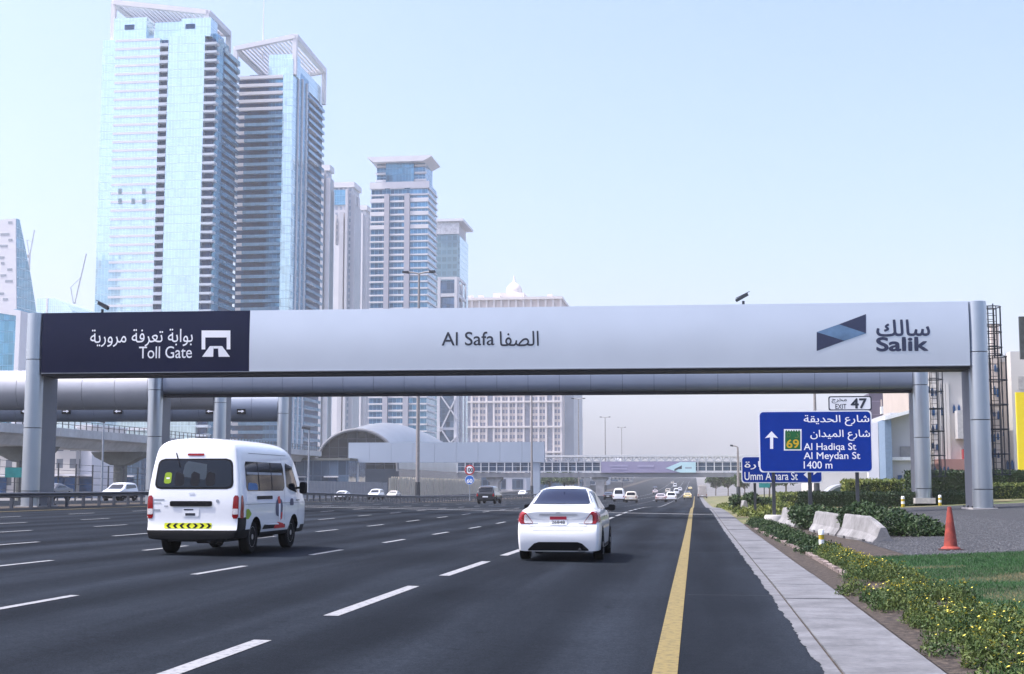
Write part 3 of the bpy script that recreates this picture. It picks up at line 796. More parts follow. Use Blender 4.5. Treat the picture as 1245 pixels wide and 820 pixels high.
# ------------------------------------------------------------------ guardrail along the median
RX = -32.5
rail = thing('guardrail', 'long dark metal guardrail along the far left edge of the road', 'guardrail', (RX, 120, surf(RX, 120)))
prof = [(-.03, .50), (.05, .535), (.05, .575), (-.02, .625), (.05, .675), (.05, .715), (-.03, .75), (-.045, .75), (.03, .705), (.03, .68), (-.04, .625), (.03, .57), (.03, .545), (-.045, .50)]
ys = [30] + [p[0] for p in PROF if 30 < p[0] < 430] + [430]
for y0, y1 in zip(ys, ys[1:]):
    b = MB(); n = len(prof)
    b.add([(RX+p+.06, y, surf(RX, y)+q) for y in (y0, y1) for p, q in prof], [(i, (i+1) % n, n+(i+1) % n, n+i) for i in range(n)] + [tuple(range(n))[::-1], tuple(range(n, 2*n))])
    b.build('rail', M_galv, rail)
y = 50.0
while y < 330:
    z = surf(RX, y); piece('post', M_galv, rail, RX-.16, RX-.02, y-.06, y+.06, z-.2, z+.70); y += 2.0 if y < 200 else 4.0

# ------------------------------------------------------------------ concrete barriers, cone, bollards
def barrier(p, q, label, h=.66, taper=0):
    p = Vector(p); q = Vector(q); d = q-p; L = d.length; rz = math.atan2(d.y, d.x)-math.pi/2
    mid = (p+q)/2
    r = thing('concrete_barrier', label, 'barrier', (mid.x, mid.y, surf(mid.x, mid.y)), rz, 'concrete barriers beside the verge')
    half = [(.30, 0), (.30, .07), (.17, .26), (.085, h-.05), (.06, h)]
    P = half + [(-a, c) for a, c in half[::-1]]
    b = MB(); N = 10; n = len(P)
    for k in range(N+1):
        t = -L/2 + L*k/N
        b.v += [(x*(1+random.uniform(-.03, .03)), t + random.uniform(-.008, .008), z*(1+random.uniform(-.012, .012))*(1-(.38*max(0, 1-k/3.5) if taper else 0)) - .02) for x, z in P]
    b.f += [(k*n+i, k*n+(i+1) % n, (k+1)*n+(i+1) % n, (k+1)*n+i) for k in range(N) for i in range(n)] + [tuple(range(n)), tuple(range(N*n, N*n+n))[::-1]]
    o = b.build('block', mat('barrier_concrete', (.25, .25, .255), .85, vs=5, var=.2, bump=.4, bs=25, stain=.4), r, local=True)
    for t in (-L*.28, L*.28):
        MB().box(-.31, .31, t-.14, t+.14, -.02, .055).build('fork_slot', M_under, r, local=True)
    return r
barrier((4.76, 37.0), (4.34, 41.6), 'nearest whitish concrete barrier with its slanted end toward the gravel', taper=1)
barrier((4.36, 42.5), (4.05, 48.0), 'middle concrete barrier half covered by the trailing bush')
barrier((3.90, 53.0), (3.62, 58.5), 'concrete barrier just right of the sign footing, farthest of the overgrown three')
barrier((3.2, 92.0), (3.0, 95.5), 'lone pale concrete barrier in the shrubs beyond the blue signs')

cp = G(1156, 669.5)
cone = thing('traffic_cone', 'tall faded orange traffic cone standing on gravel at the lawn edge', 'traffic cone', cp)
M_cone = mat('cone_orange', (.32, .060, .042), .7, col2=(.22, .045, .036), vs=9)
MB().prism(rrect(-.24, -.24, .24, .24, .07), 'z', .0, .035).build('base', mat('cone_base', (.06, .03, .03), .7), cone, local=True)
MB().lathe((0, 0, 0), [(.21, .035), (.20, .06), (.145, .09), (.13, .22), (.092, .55), (.054, .85), (.038, .93), (.025, .935)], 28).build('body', M_cone, cone, smooth=35, local=True)
def bollard(p, label, h=.46, r=.062):
    t = thing('bollard', label, 'bollard', p, group='yellow and white bollards')
    zs = [0, .30, .52, .74, 1.0]
    for i in range(4):
        pr = [(r, zs[i]*h), (r, zs[i+1]*h)] if i < 3 else [(r, zs[3]*h), (r, .93*h), (r*.7, .985*h), (.01, h)]
        MB().lathe((0, 0, 0), pr, 16).build('band', [mat('bollard_yellow', (.45, .33, .03), .5, vs=20), M_signw][i % 2], t, smooth=40, local=True)
    return t
bollard(G(999, 670), 'yellow and white banded bollard among plants near the first barrier', .5)
bollard(G(1098, 617), 'faded striped bollard left of the right gate columns', .62, .10)
bollard(G(1143, 615), 'faded striped bollard between the two right gate columns', .6, .09)

# bush growing over the barriers, hedges behind
bush('trailing_bush', (5.2, 41.3, surf(5.2, 41)), [(.25, 0, .40, .75, 1.5, .42), (-.25, 1.2, .58, .5, 1.2, .38), (.9, -1.0, .28, .65, 1.0, .34), (-.80, .7, .50, .28, .55, .36), (1.35, -1.6, .15, .4, .6, .22), (-.1, 3.2, .5, .7, 1.3, .4)], 12000, (.06, .13), M_bush, 'dark green bush trailing over the nearest concrete barriers')
bush('trailing_bush', (4.1, 50.4, surf(4, 50)), [(0, 0, .42, .75, 1.9, .42), (-.3, 1.6, .5, .5, 1.2, .35), (.9, .3, .35, .9, 1.6, .38)], 9000, (.07, .15), M_bush, 'dark green bush between the middle and farthest barriers')
bush('small_shrub', (2.95, 94, surf(3, 94)), [(.7, 0, .6, .6, 1.2, .55), (-.35, .5, .5, .4, .9, .5), (1.6, .5, .35, .8, 1.2, .4)], 3500, (.12, .25), M_bush, 'shrub around the lone barrier beyond the blue signs')
hedge(6.0, 16.4, 82.5, 84.6, .80, M_hedge, 'long low dark clipped hedge behind the gravel', 11000)
hedge(9.8, 13.4, 93, 97, 1.55, M_hedgey, 'golden green hedge just left of the right gate columns', 8000, (.10, .2))
hedge(14.2, 30, 96, 99, 1.75, M_hedge, 'tall green hedge right of the gate columns below the mall', 14000, (.10, .2))
hedge(17.0, 30, 85, 87, .85, M_hedgey, 'low yellowish hedge strip at the right edge behind the gate column', 7000, (.09, .17))
hedge(6.5, 9.0, 110, 118, .9, M_hedgey, 'small pale hedge block beneath the big blue sign', 5000, (.12, .22))
hedge(4.0, 8.5, 128, 138, .6, M_hedgey, 'distant low pale hedge left of the arched tunnel mouth', 4500, (.15, .3))

# ------------------------------------------------------------------ vehicles
M_paint = mat('white_car_paint', (.78, .80, .82), .28, coat=.8, var=.015, obj=True)
M_paintd = mat('dark_car_paint', (.03, .032, .038), .25, coat=.8, var=.05, obj=True)
M_paintc = mat('cream_car_paint', (.60, .56, .48), .3, coat=.6, var=.03, obj=True)
M_glass = mat('tinted_glass', (.006, .009, .015), .06, spec=.4, var=.1, obj=True)
M_glassb = mat('blue_tinted_glass', (.008, .011, .032), .10, spec=.35, var=.1, obj=True)
M_tyre = mat('tyre_rubber', (.010, .010, .011), .9, spec=.1, bump=.2, obj=True)
M_rim = mat('alloy_rim', (.42, .43, .45), .35, metal=.8, obj=True)
M_lampr = mat('tail_lamp_red', (.24, .004, .008), .15, coat=.4, var=.2, vs=25, obj=True)
M_lampw = mat('lamp_clear', (.66, .64, .64), .15, coat=.7, var=.25, vs=30, obj=True)
M_chrome = mat('chrome', (.60, .62, .65), .3, metal=.35, obj=True)
M_hivis = mat('high_visibility', (.24, .36, .02), .6, obj=True)
M_chev = mat('chevron_yellow', (.62, .66, .02), .5, obj=True)
M_seat = mat('seat_cloth', (.008, .010, .016), .8, obj=True)

def eval_mods(me, mods, cutter=None):
    o = bpy.data.objects.new('tmp', me); COL.objects.link(o); c = None
    for k in mods:
        if k[0] == 'SUB': m = o.modifiers.new('s', 'SUBSURF'); m.levels = k[1]; m.render_levels = k[1]
        else:
            c = bpy.data.objects.new('tmpc', cutter); COL.objects.link(c)
            m = o.modifiers.new('b', 'BOOLEAN'); m.operation = 'DIFFERENCE'; m.solver = 'EXACT'; m.object = c
    dg = bpy.context.evaluated_depsgraph_get(); dg.update()
    r = bpy.data.meshes.new_from_object(o.evaluated_get(dg))
    bpy.data.objects.remove(o)
    if c: bpy.data.objects.remove(c)
    return r
def loft(stations, crease=None):
    """stations: list of rings, each a list of (x>=0, y, z) from bottom centre to top centre"""
    K = len(stations[0]); V = []; Fc = []
    ring = K + K - 2
    for S_ in stations:
        V += [tuple(p) for p in S_] + [(-p[0], p[1], p[2]) for p in S_[1:-1][::-1]]
    for s in range(len(stations)-1):
        for i in range(ring): Fc.append((s*ring+i, (s+1)*ring+i, (s+1)*ring+(i+1) % ring, s*ring+(i+1) % ring))
    for s, fl in ((0, False), (len(stations)-1, True)):
        o = s*ring; R = lambda i: o+i; L = lambda i: o+(ring-i) % ring
        for i in range(K-1):
            q = [R(i), R(i+1), L(i+1), L(i)]; q = [x for j, x in enumerate(q) if x not in q[:j]]
            Fc.append(tuple(q if not fl else q[::-1]))
    me = bpy.data.meshes.new('body'); me.from_pydata(V, [], Fc); me.update()
    if crease:
        at = me.attributes.new('crease_edge', 'FLOAT', 'EDGE'); val = []
        for e in me.edges:
            a, b_ = e.vertices; sa, sb = a//ring, b_//ring; i = a % ring; i = min(i, ring-i)
            val.append(crease.get(('line', i), 0) if sa != sb else crease.get(('ring', sa), 0))
        at.data.foreach_set('value', val)
    bm_ = bmesh.new(); bm_.from_mesh(me); bmesh.ops.recalc_face_normals(bm_, faces=bm_.faces); bm_.to_mesh(me); bm_.free()
    return me
def split(me, pred, fpred=None):
    """faces where pred(centre) is true go to a new mesh"""
    a = bmesh.new(); a.from_mesh(me); c = a.copy()
    if fpred is None: fpred = lambda f: pred(f.calc_center_median())
    bmesh.ops.delete(a, geom=[f for f in a.faces if fpred(f)], context='FACES')
    bmesh.ops.delete(c, geom=[f for f in c.faces if not fpred(f)], context='FACES')
    m2 = bpy.data.meshes.new('part'); c.to_mesh(m2); a.to_mesh(me); a.free(); c.free()
    return m2
def rounded(poly, r, n=4):
    out = []; N = len(poly)
    for i in range(N):
        p = Vector(poly[i]); a = Vector(poly[i-1]); c = Vector(poly[(i+1) % N])
        u = (a-p); v = (c-p); k = min(r, u.length*.45, v.length*.45)
        A = p+u.normalized()*k; C = p+v.normalized()*k
        for j in range(n+1):
            t = j/n; out.append(A*(1-t)**2 + p*2*t*(1-t) + C*t*t)
    return [(q.x, q.y) for q in out]
def extents(poly, v):
    xs = []
    for (x0, y0), (x1, y1) in zip(poly, poly[1:]+poly[:1]):
        if (y0-v)*(y1-v) <= 0 and y0 != y1: xs.append(x0+(x1-x0)*(v-y0)/(y1-y0))
    return (min(xs), max(xs)) if xs else None
def patch(bvh, poly, axis, m, name, parent, off=.005, r=.05, nu=14, nv=10):
    """a panel laid on the body: outline in (x,z) seen from behind ('back'), (x,z) from the front, or (y,z) from a side"""
    poly = rounded(poly, r) if r else poly
    v0 = min(p[1] for p in poly); v1 = max(p[1] for p in poly); b = MB(); rows = []
    D = {'back': Vector((0, 1, 0)), 'front': Vector((0, -1, 0)), 'right': Vector((-1, 0, 0)), 'left': Vector((1, 0, 0)), 'top': Vector((0, 0, -1))}[axis]
    last = None
    for j in range(nv+1):
        v = v0+(v1-v0)*(.0015+.997*j/nv); e = extents(poly, v)
        if not e: continue
        row = []
        for i in range(nu+1):
            u = e[0]+(e[1]-e[0])*i/nu
            o = {'back': Vector((u, -9, v)), 'front': Vector((u, 12, v)), 'right': Vector((9, u, v)), 'left': Vector((-9, u, v)), 'top': Vector((u, v, 9))}[axis]
            h = bvh.ray_cast(o, D)
            if h[0] is None:
                if last is None: continue
                pt = o + D*((last-o).dot(D))
            else: pt = h[0]
            last = pt
            row.append(len(b.v)); b.v.append(tuple(pt - D*off))
        if len(row) == nu+1: rows.append(row)
    for r0, r1 in zip(rows, rows[1:]):
        for i in range(nu):
            q = (r0[i], r0[i+1], r1[i+1], r1[i]); b.f.append(q if axis in ('back', 'right') else q[::-1])
    return b.build(name, m, parent, smooth=50, local=True)
def wheel(root, x, y, R, w, rimr, spokes=10):
    s = 1 if x > 0 else -1
    prof = [(rimr, -w/2+.01), (R*.93, -w/2), (R, -w/2+.03), (R, w/2-.03), (R*.93, w/2), (rimr, w/2-.01)]
    t = MB().lathe((x, y, R), prof, 30, 'x').build('wheel', M_tyre, root, smooth=40, local=True)
    xo = x + s*(w/2-.025); b = MB()
    b.lathe((xo, y, R), [(rimr*1.02, -.03*s), (rimr*1.02, .012*s), (rimr*.93, .016*s), (rimr*.90, -.03*s)], 26, 'x')
    for k in range(spokes):
        a = 2*math.pi*k/spokes; b.bar((xo-.005*s, y+.03*math.cos(a), R+.03*math.sin(a)), (xo-.005*s, y+rimr*.93*math.cos(a), R+rimr*.93*math.sin(a)), .035, .02, up=(1, 0, 0))
    b.cyl((xo-.02*s, y, R), (xo+.02*s, y, R), .055, n=14)
    b.build('rim', M_rim, t, smooth=35, local=True)
    MB().cyl((xo-.05*s, y, R), (xo-.03*s, y, R), rimr*.9, n=20).build('brake_disc', M_dark, t, local=True)
    return t
def vehicle(name, label, cat, loc, rz, stations, axles, R, trk, paint, sub=2, w=.20, rimr=.19, group=None, well=.06, crease=None):
    root = thing(name, label, cat, loc, rz, group)
    me = eval_mods(loft(stations, crease), [('SUB', sub)])
    cut = MB()
    for y in axles:
        for s in (-1, 1): cut.cyl((s*(trk-.30), y, R+.01), (s*(trk+.6), y, R+.01), R+well, n=28)
    cm = cut.mesh('cut')
    me = eval_mods(me, [('BOOL',)], cm)
    if len(me.polygons) < 50: raise RuntimeError('boolean failed '+name)
    bvh = BVHTree.FromPolygons([v.co for v in me.vertices], [tuple(p.vertices) for p in me.polygons])
    near = {}
    inner = []
    for y in axles:
        for s in (-1, 1):
            inner.append(split(me, None, lambda f: all((v.co.y-y)**2+(v.co.z-R-.01)**2 < (R+well+.004)**2 and v.co.x*s > trk-.31 for v in f.verts)))
    return root, me, inner, bvh
def finish(root, me, inner, paint, axles, R, trk, w, rimr, spokes=10, dark=None, dark_name='bumper'):
    if dark:
        d = split(me, dark); shade(d, 40); mesh_obj(dark_name, d, M_black, root)
    shade(me, 35); body = mesh_obj('body', me, paint, root)
    for q in inner:
        if len(q.polygons): mesh_obj('wheel_well', q, M_black, root)
    for y in axles:
        for s in (-1, 1): wheel(root, s*trk, y, R, w, rimr, spokes)
    return body

# ---- white high-roof minibus
VAN_TOP = [(0, 2.27), (.6, 2.29), (3.2, 2.29), (3.75, 2.24), (4.15, 2.08), (4.5, 1.72), (4.78, 1.32), (4.98, 1.08), (5.06, .98)]
VRING = [(0, .30), (.74, .30), (.90, .335), (.955, .50), (.96, .52), (.975, .95), (.96, 1.14), (.92, 1.55), (.865, 1.90), (.825, 2.09), (.72, 2.235), (.42, 2.30), (0, 2.31)]
def van_station(y, sx=1.0, lean=1.0, hwb=1.0):
    top = interp(y, VAN_TOP); R_ = []
    for x, z in VRING:
        zz = z if z < .96 else .96+(z-.96)*(top-.96)/(2.29-.96)
        ly = 0
        if lean and z > .95: ly = lean*.20*((z-.95)/1.34)**1.4
        if lean and z < .51: ly = -.06*lean
        R_.append((x*sx, y+ly, zz))
    return R_
van_st = [van_station(.0, .90), van_station(.03, .965), van_station(.12, .995), van_station(.45, 1, .6), van_station(1.2, 1, 0), van_station(2.4, 1, 0), van_station(3.3, 1, 0), van_station(3.75, 1, 0),
          van_station(4.15, .99, 0), van_station(4.5, .97, 0), van_station(4.78, .94, 0), van_station(4.95, .88, 0), van_station(5.04, .78, 0)]
vloc = Vector((atY(234, 620, 26.5).x, 26.5, 0)); vloc.z = surf(vloc.x, vloc.y)
van, me, inner, bvh = vehicle('minibus', 'white high-roof minibus with yellow chevron strip seen from behind', 'minibus', vloc, 0.0, van_st, (1.02, 3.72), .335, .80, M_paint, sub=2, crease={('ring', 1): .4, ('line', 2): .8, ('line', 6): .25, ('line', 9): .3})
vb = finish(van, me, inner, M_paint, (1.02, 3.72), .335, .80, .20, .215, 12, dark=lambda c: c.z < .50 and c.y < .62 or (c.z < .70 and abs(c.x) > .90 and c.y < .40) or c.z < .40 or (c.z < .50 and c.y > 4.3))
rw = patch(bvh, [(-.81, 1.29), (.81, 1.29), (.755, 1.89), (-.755, 1.89)], 'back', M_black, 'rear_window', van, .004, .14, 24, 26)
patch(bvh, [(-.775, 1.325), (.775, 1.325), (.725, 1.86), (-.725, 1.86)], 'back', M_glass, 'pane', rw, .007, .12, 24, 26)
for xx in (-.30, .02, .33): patch(bvh, [(xx-.10, 1.35), (xx+.10, 1.35), (xx+.09, 1.62+.05*math.sin(xx*9)), (xx-.08, 1.64)], 'back', M_seat, 'seat_silhouette', rw, .0085, .05, 6, 6)
patch(bvh, [(-.25, 1.52), (.25, 1.47), (.24, 1.83), (-.2, 1.84)], 'back', mat('glass_reflection_side', (.05, .065, .08), .12, obj=True), 'sky_reflection', rw, .0078, .05, 8, 6)  # lighter patch: pale sky reflection painted onto the pane
patch(bvh, [(-.62, 1.40), (-.47, 1.40), (-.46, 1.62), (-.60, 1.62)], 'back', M_hivis, 'safety_vest', rw, .009, .04)
patch(bvh, [(-.57, 1.49), (-.50, 1.49), (-.50, 1.52), (-.57, 1.52)], 'back', M_ink, 'vest_stripe', rw, .011, 0)
patch(bvh, [(-.17, 1.945), (.17, 1.945), (.17, 1.99), (-.17, 1.99)], 'back', M_lampr, 'high_brake_lamp', van, .014, .02)
patch(bvh, [(-.46, .955), (.40, .955), (.40, 1.06), (-.46, 1.06)], 'back', M_black, 'tailgate_garnish', van, .022, .03)
patch(bvh, [(-.20, .755), (.14, .755), (.14, .925), (-.20, .925)], 'back', M_signw, 'licence_plate', van, .010, .015)
patch(bvh, [(-.14, .775), (.06, .775), (.06, .825), (-.14, .825)], 'back', M_inkd, 'plate_characters', van, .013, 0)
patch(bvh, [(-.17, .88), (.02, .88), (.02, .905), (-.17, .905)], 'back', M_inkd, 'plate_characters', van, .013, 0)
patch(bvh, [(-.09, 1.185), (.03, 1.185), (.03, 1.225), (-.09, 1.225)], 'back', M_chrome, 'emblem', van, .010, .02)
patch(bvh, [(.47, 1.03), (.53, 1.03), (.53, 1.09), (.47, 1.09)], 'back', M_steel, 'lock', van, .008, .02)
for x0, z0, x1, z1 in ((-.80, 1.07, -.58, 1.10), (-.80, 1.01, -.64, 1.03), (-.79, .86, -.66, .90), (-.58, .95, -.50, .97)):
    patch(bvh, [(x0, z0), (x1, z0), (x1, z1), (x0, z1)], 'back', M_steel, 'badge', van, .006, 0)
cs = patch(bvh, [(-.56, .525), (.40, .525), (.40, .635), (-.56, .635)], 'back', M_chev, 'chevron_strip', van, .008, .01)
for k in range(7):
    x = -.52+k*.135; d = .05 if k < 3.5 else -.05; sx = x if k < 3.5 else x+.05
    for s in (0, 1):
        z0, z1 = (.533, .58) if s == 0 else (.58, .627)
        xa_, xb_ = (sx+d, sx) if s == 0 else (sx, sx+d)
        poly = [(xa_, z0), (xa_+.055, z0), (xb_+.055, z1), (xb_, z1)]
        patch(bvh, poly, 'back', M_black, 'chevron', cs, .011, 0, 2, 2)
for s in (-1, 1):
    tl = patch(bvh, [(s*.80, .72), (s*.925, .72), (s*.925, 1.17), (s*.82, 1.17)], 'back', M_lampr, 'tail_lamp', van, .012, .03)
    patch(bvh, [(s*.81, .80), (s*.92, .80), (s*.92, .91), (s*.81, .91)], 'back', M_lampw, 'reversing_lens', tl, .016, .01)
    side = 'right' if s > 0 else 'left'
    patch(bvh, [(.05, .72), (.22, .72), (.20, 1.17), (.10, 1.17)], side, M_lampr, 'tail_lamp', van, .008, .03)
    sw = patch(bvh, [(.42, 1.25), (2.95, 1.25), (3.05, 1.36), (3.02, 1.84), (.46, 1.84)], side, M_glass, 'side_window', van, .006, .07, 30, 8)
    for q in (1.22, 2.1): patch(bvh, [(q, 1.255), (q+.05, 1.255), (q+.05, 1.835), (q, 1.835)], side, M_black, 'window_divider', sw, .009, 0, 2, 8)
    if s > 0:
        patch(bvh, [(.50, 1.27), (1.15, 1.27), (1.12, 1.40), (.55, 1.42)], side, mat('seat_blue', (.06, .15, .32), .6, obj=True), 'seat_back', sw, .0085, .06)
        patch(bvh, [(.50, 1.58), (2.9, 1.58), (2.9, 1.63), (.50, 1.63)], side, mat('window_curtain', (.30, .32, .35), .6, obj=True), 'curtain', sw, .0085, .01, 30, 3)
    patch(bvh, [(3.16, 1.30), (3.98, 1.20), (4.05, 1.34), (3.72, 1.82), (3.20, 1.84)], side, M_glass, 'door_window', van, .006, .06)
    patch(bvh, [(1.05, 1.08), (2.1, 1.08), (2.1, 1.15), (1.05, 1.15)], side, M_black, 'air_vent', van, .008, .02)
    patch(bvh, [(.30, .985), (4.6, .985), (4.6, .995), (.30, .995)], side, mat('panel_gap', (.16, .17, .19), .6, obj=True), 'crease_line', van, .003, 0, 40, 1)
    for q in (2.98, 4.02): patch(bvh, [(q, .62), (q+.012, .62), (q+.012, 1.95 if q < 3.5 else 1.25), (q, 1.95 if q < 3.5 else 1.25)], side, MATS['panel_gap'], 'door_gap', van, .003, 0, 1, 14)
    # livery: dark ring emblem with red stroke, green arrow, sill swoosh
    patch(bvh, [(2.35, .72), (2.75, .68), (2.85, .9), (2.72, 1.10), (2.42, 1.10), (2.28, .92)], side, mat('livery_navy', (.05, .06, .12), .4, obj=True), 'livery_mark', van, .006, .10)
    patch(bvh, [(2.55, .62), (2.66, .62), (2.64, 1.14), (2.50, 1.14)], side, M_ink, 'livery_mark', van, .008, .04)
    patch(bvh, [(2.47, .98), (2.66, .98), (2.60, 1.15), (2.44, 1.12)], side, M_red, 'livery_mark', van, .010, .04)
    patch(bvh, [(2.66, .62), (2.78, .66), (2.80, .80), (2.70, .80)], side, M_red, 'livery_mark', van, .010, .03)
    patch(bvh, [(3.35, .93), (3.65, .93), (3.62, 1.08), (3.40, 1.08)], side, MATS['livery_navy'], 'livery_mark', van, .006, .05)
    patch(bvh, [(3.80, 1.03), (4.12, 1.03), (4.12, 1.05), (3.80, 1.05)], side, M_black, 'door_handle', van, .015, .01)
    patch(bvh, [(.36, .70), (.52, .70), (.70, .80), (.52, .90), (.36, .90)], side, M_hivis, 'green_arrow', van, .006, .02)
    patch(bvh, [(1.45, .47), (3.1, .47), (3.0, .56), (1.55, .565)], side, M_black, 'sill_trim', van, .006, .03, 20, 4)
    patch(bvh, [(2.2, .46), (3.15, .46), (2.8, .58), (2.4, .60)], side, M_red, 'sill_swoosh', van, .009, .08, 16, 4)
    patch(bvh, [(1.5, .545), (2.6, .54), (2.5, .58), (1.6, .575)], side, M_ink, 'sill_swoosh', van, .011, .02, 16, 2)
    patch(bvh, [(.8, 2.0), (3.4, 2.0), (3.4, 2.012), (.8, 2.012)], side, MATS['panel_gap'], 'roof_gutter', van, .004, 0, 30, 1)
    b = MB(); b.bar((s*.90, 3.98, 1.30), (s*1.05, 4.05, 1.32), .05, .05); b.prism([(a, c) for a, c in rounded([(s*1.0, 1.18), (s*1.14, 1.18), (s*1.14, 1.44), (s*1.0, 1.44)], .06)], 'y', 3.98, 4.12)
    b.build('mirror', M_black, van, smooth=40, local=True)
b = MB(); b.box(-.42, -.40, .20, .30, 1.80, 2.02); b.bar((-.41, .16, 2.0), (-.30, .10, 1.72), .03, .03); b.prism(rrect(-.46, 1.66, -.20, 1.78, .04), 'y', .16, .19)
b.build('rear_mirror', M_black, van, local=True)
b = MB(); b.cyl((0, .06, 1.36), (.30, .11, 1.42), .012, n=6); b.build('rear_wiper', M_black, van, local=True)
b = MB(); b.cyl((-.2, .9, .33), (.2, .9, .33), .13, n=12); b.bar((-.75, 1.02, .335), (.75, 1.02, .335), .10, .10); b.bar((.35, -.02, .30), (.35, .6, .30), .07, .07); b.box(-.6, .6, .3, 3.4, .26, .34)
b.build('axle', M_dark, van, local=True)

# ---- white saloon car
SED_TOP = [(0, .94), (.03, 1.03), (.12, 1.065), (.35, 1.085), (.62, 1.10), (.95, 1.27), (1.25, 1.405), (1.55, 1.475), (2.1, 1.505), (2.7, 1.45), (3.1, 1.24), (3.45, 1.02), (3.95, .93), (4.25, .82), (4.40, .70)]
SG = [(0, .20), (.74, .20), (.825, .215), (.845, .40), (.850, .62), (.842, .80), (.82, .93), (.735, 1.08), (.655, 1.26), (.575, 1.40), (.40, 1.475), (0, 1.505)]
SD = [(0, .20), (.74, .20), (.825, .215), (.845, .40), (.850, .62), (.842, .80), (.825, .90), (.79, .96), (.72, 1.01), (.60, 1.045), (.36, 1.06), (0, 1.065)]
def sed_station(y, sx=1.0, rear=0.0, low=1.0):
    top = interp(y, SED_TOP); g = max(0, min(1, (top-1.085)/.42)); out = []
    for (xg, zg), (xd, zd) in zip(SG, SD):
        kg = zg if zg < .94 else .94+(zg-.94)*(max(top, 1.09)-.94)/(1.505-.94)
        kd = zd if zd < .81 else .81+(zd-.81)*(min(top, 1.09)-.81)/(1.065-.81)
        x = xg*g+xd*(1-g); z = kg*g+kd*(1-g)
        if top < .95 and z > .4: z = .4+(z-.4)*(top-.4)/.665
        ly = rear*(.075*max(0, min(1, (z-.60)/.10)) - .03*(z > .92) + (.05 if z < .3 else 0))
        out.append((x*sx*.965, y+ly, max(z, .2)))
    return out
sed_st = [sed_station(.0, .86, 1), sed_station(.012, .925, 1), sed_station(.06, .965, 1), sed_station(.16, .985, .8), sed_station(.27, .993, .5), sed_station(.45, 1.0, .2), sed_station(.68, 1, 0), sed_station(.95, 1), sed_station(1.25, 1), sed_station(1.6, 1), sed_station(2.1, 1), sed_station(2.7, 1),
          sed_station(3.1, 1), sed_station(3.45, .995), sed_station(3.95, .97), sed_station(4.25, .90), sed_station(4.40, .74)]
sloc = Vector((-2.66, 27.35, 0)); sloc.z = surf(sloc.x, sloc.y)
sed, me, inner, bvh = vehicle('saloon_car', 'white saloon car with red tail lamps driving away in right lane', 'car', sloc, math.radians(.3), sed_st, (.92, 3.52), .31, .735, M_paint, sub=3, well=.05, crease={('ring', 1): .55, ('ring', 2): .3, ('line', 2): .8, ('line', 6): .55, ('line', 4): .3})
finish(sed, me, inner, M_paint, (.92, 3.52), .31, .735, .19, .20, 14)
rwp = [(-.645, 1.105), (.645, 1.105), (.60, 1.20), (.50, 1.415), (-.50, 1.415), (-.60, 1.20)]
rwd = patch(bvh, rwp, 'back', M_black, 'rear_window', sed, .004, .07, 18, 12)
patch(bvh, [(x*.965, 1.26+(z-1.26)*.94) for x, z in rwp], 'back', M_glassb, 'pane', rwd, .008, .06, 18, 12)
patch(bvh, [(-.62, .215), (.62, .215), (.46, .365), (.40, .385), (-.40, .385), (-.46, .365)], 'back', M_black, 'rear_diffuser', sed, .012, .03, 20, 6)
patch(bvh, [(-.39, .895), (.39, .895), (.36, .93), (-.36, .93)], 'back', M_chrome, 'boot_trim', sed, .014, .012, 14, 3)
patch(bvh, [(-.045, .905), (.045, .905), (.045, .965), (-.045, .965)], 'back', M_chrome, 'emblem', sed, .028, .03, 8, 6)
lp = patch(bvh, [(-.175, .715), (.175, .715), (.175, .885), (-.175, .885)], 'back', M_ink, 'licence_plate', sed, .012, .01, 8, 6)
patch(bvh, [(-.165, .815), (.165, .815), (.165, .878), (-.165, .878)], 'back', mat('plate_red', (.40, .035, .06), .5, obj=True), 'plate_band', lp, .015, 0, 6, 3)
V, Fc = text_xy('26848', .015); hh = bvh.ray_cast(Vector((0, -9, .76)), Vector((0, 1, 0)))[0]
MB().add([(-.13+.26*x, hh.y-.018, .735+.06*y_) for x, y_ in V], Fc).build('plate_characters', M_inkd, lp, local=True)
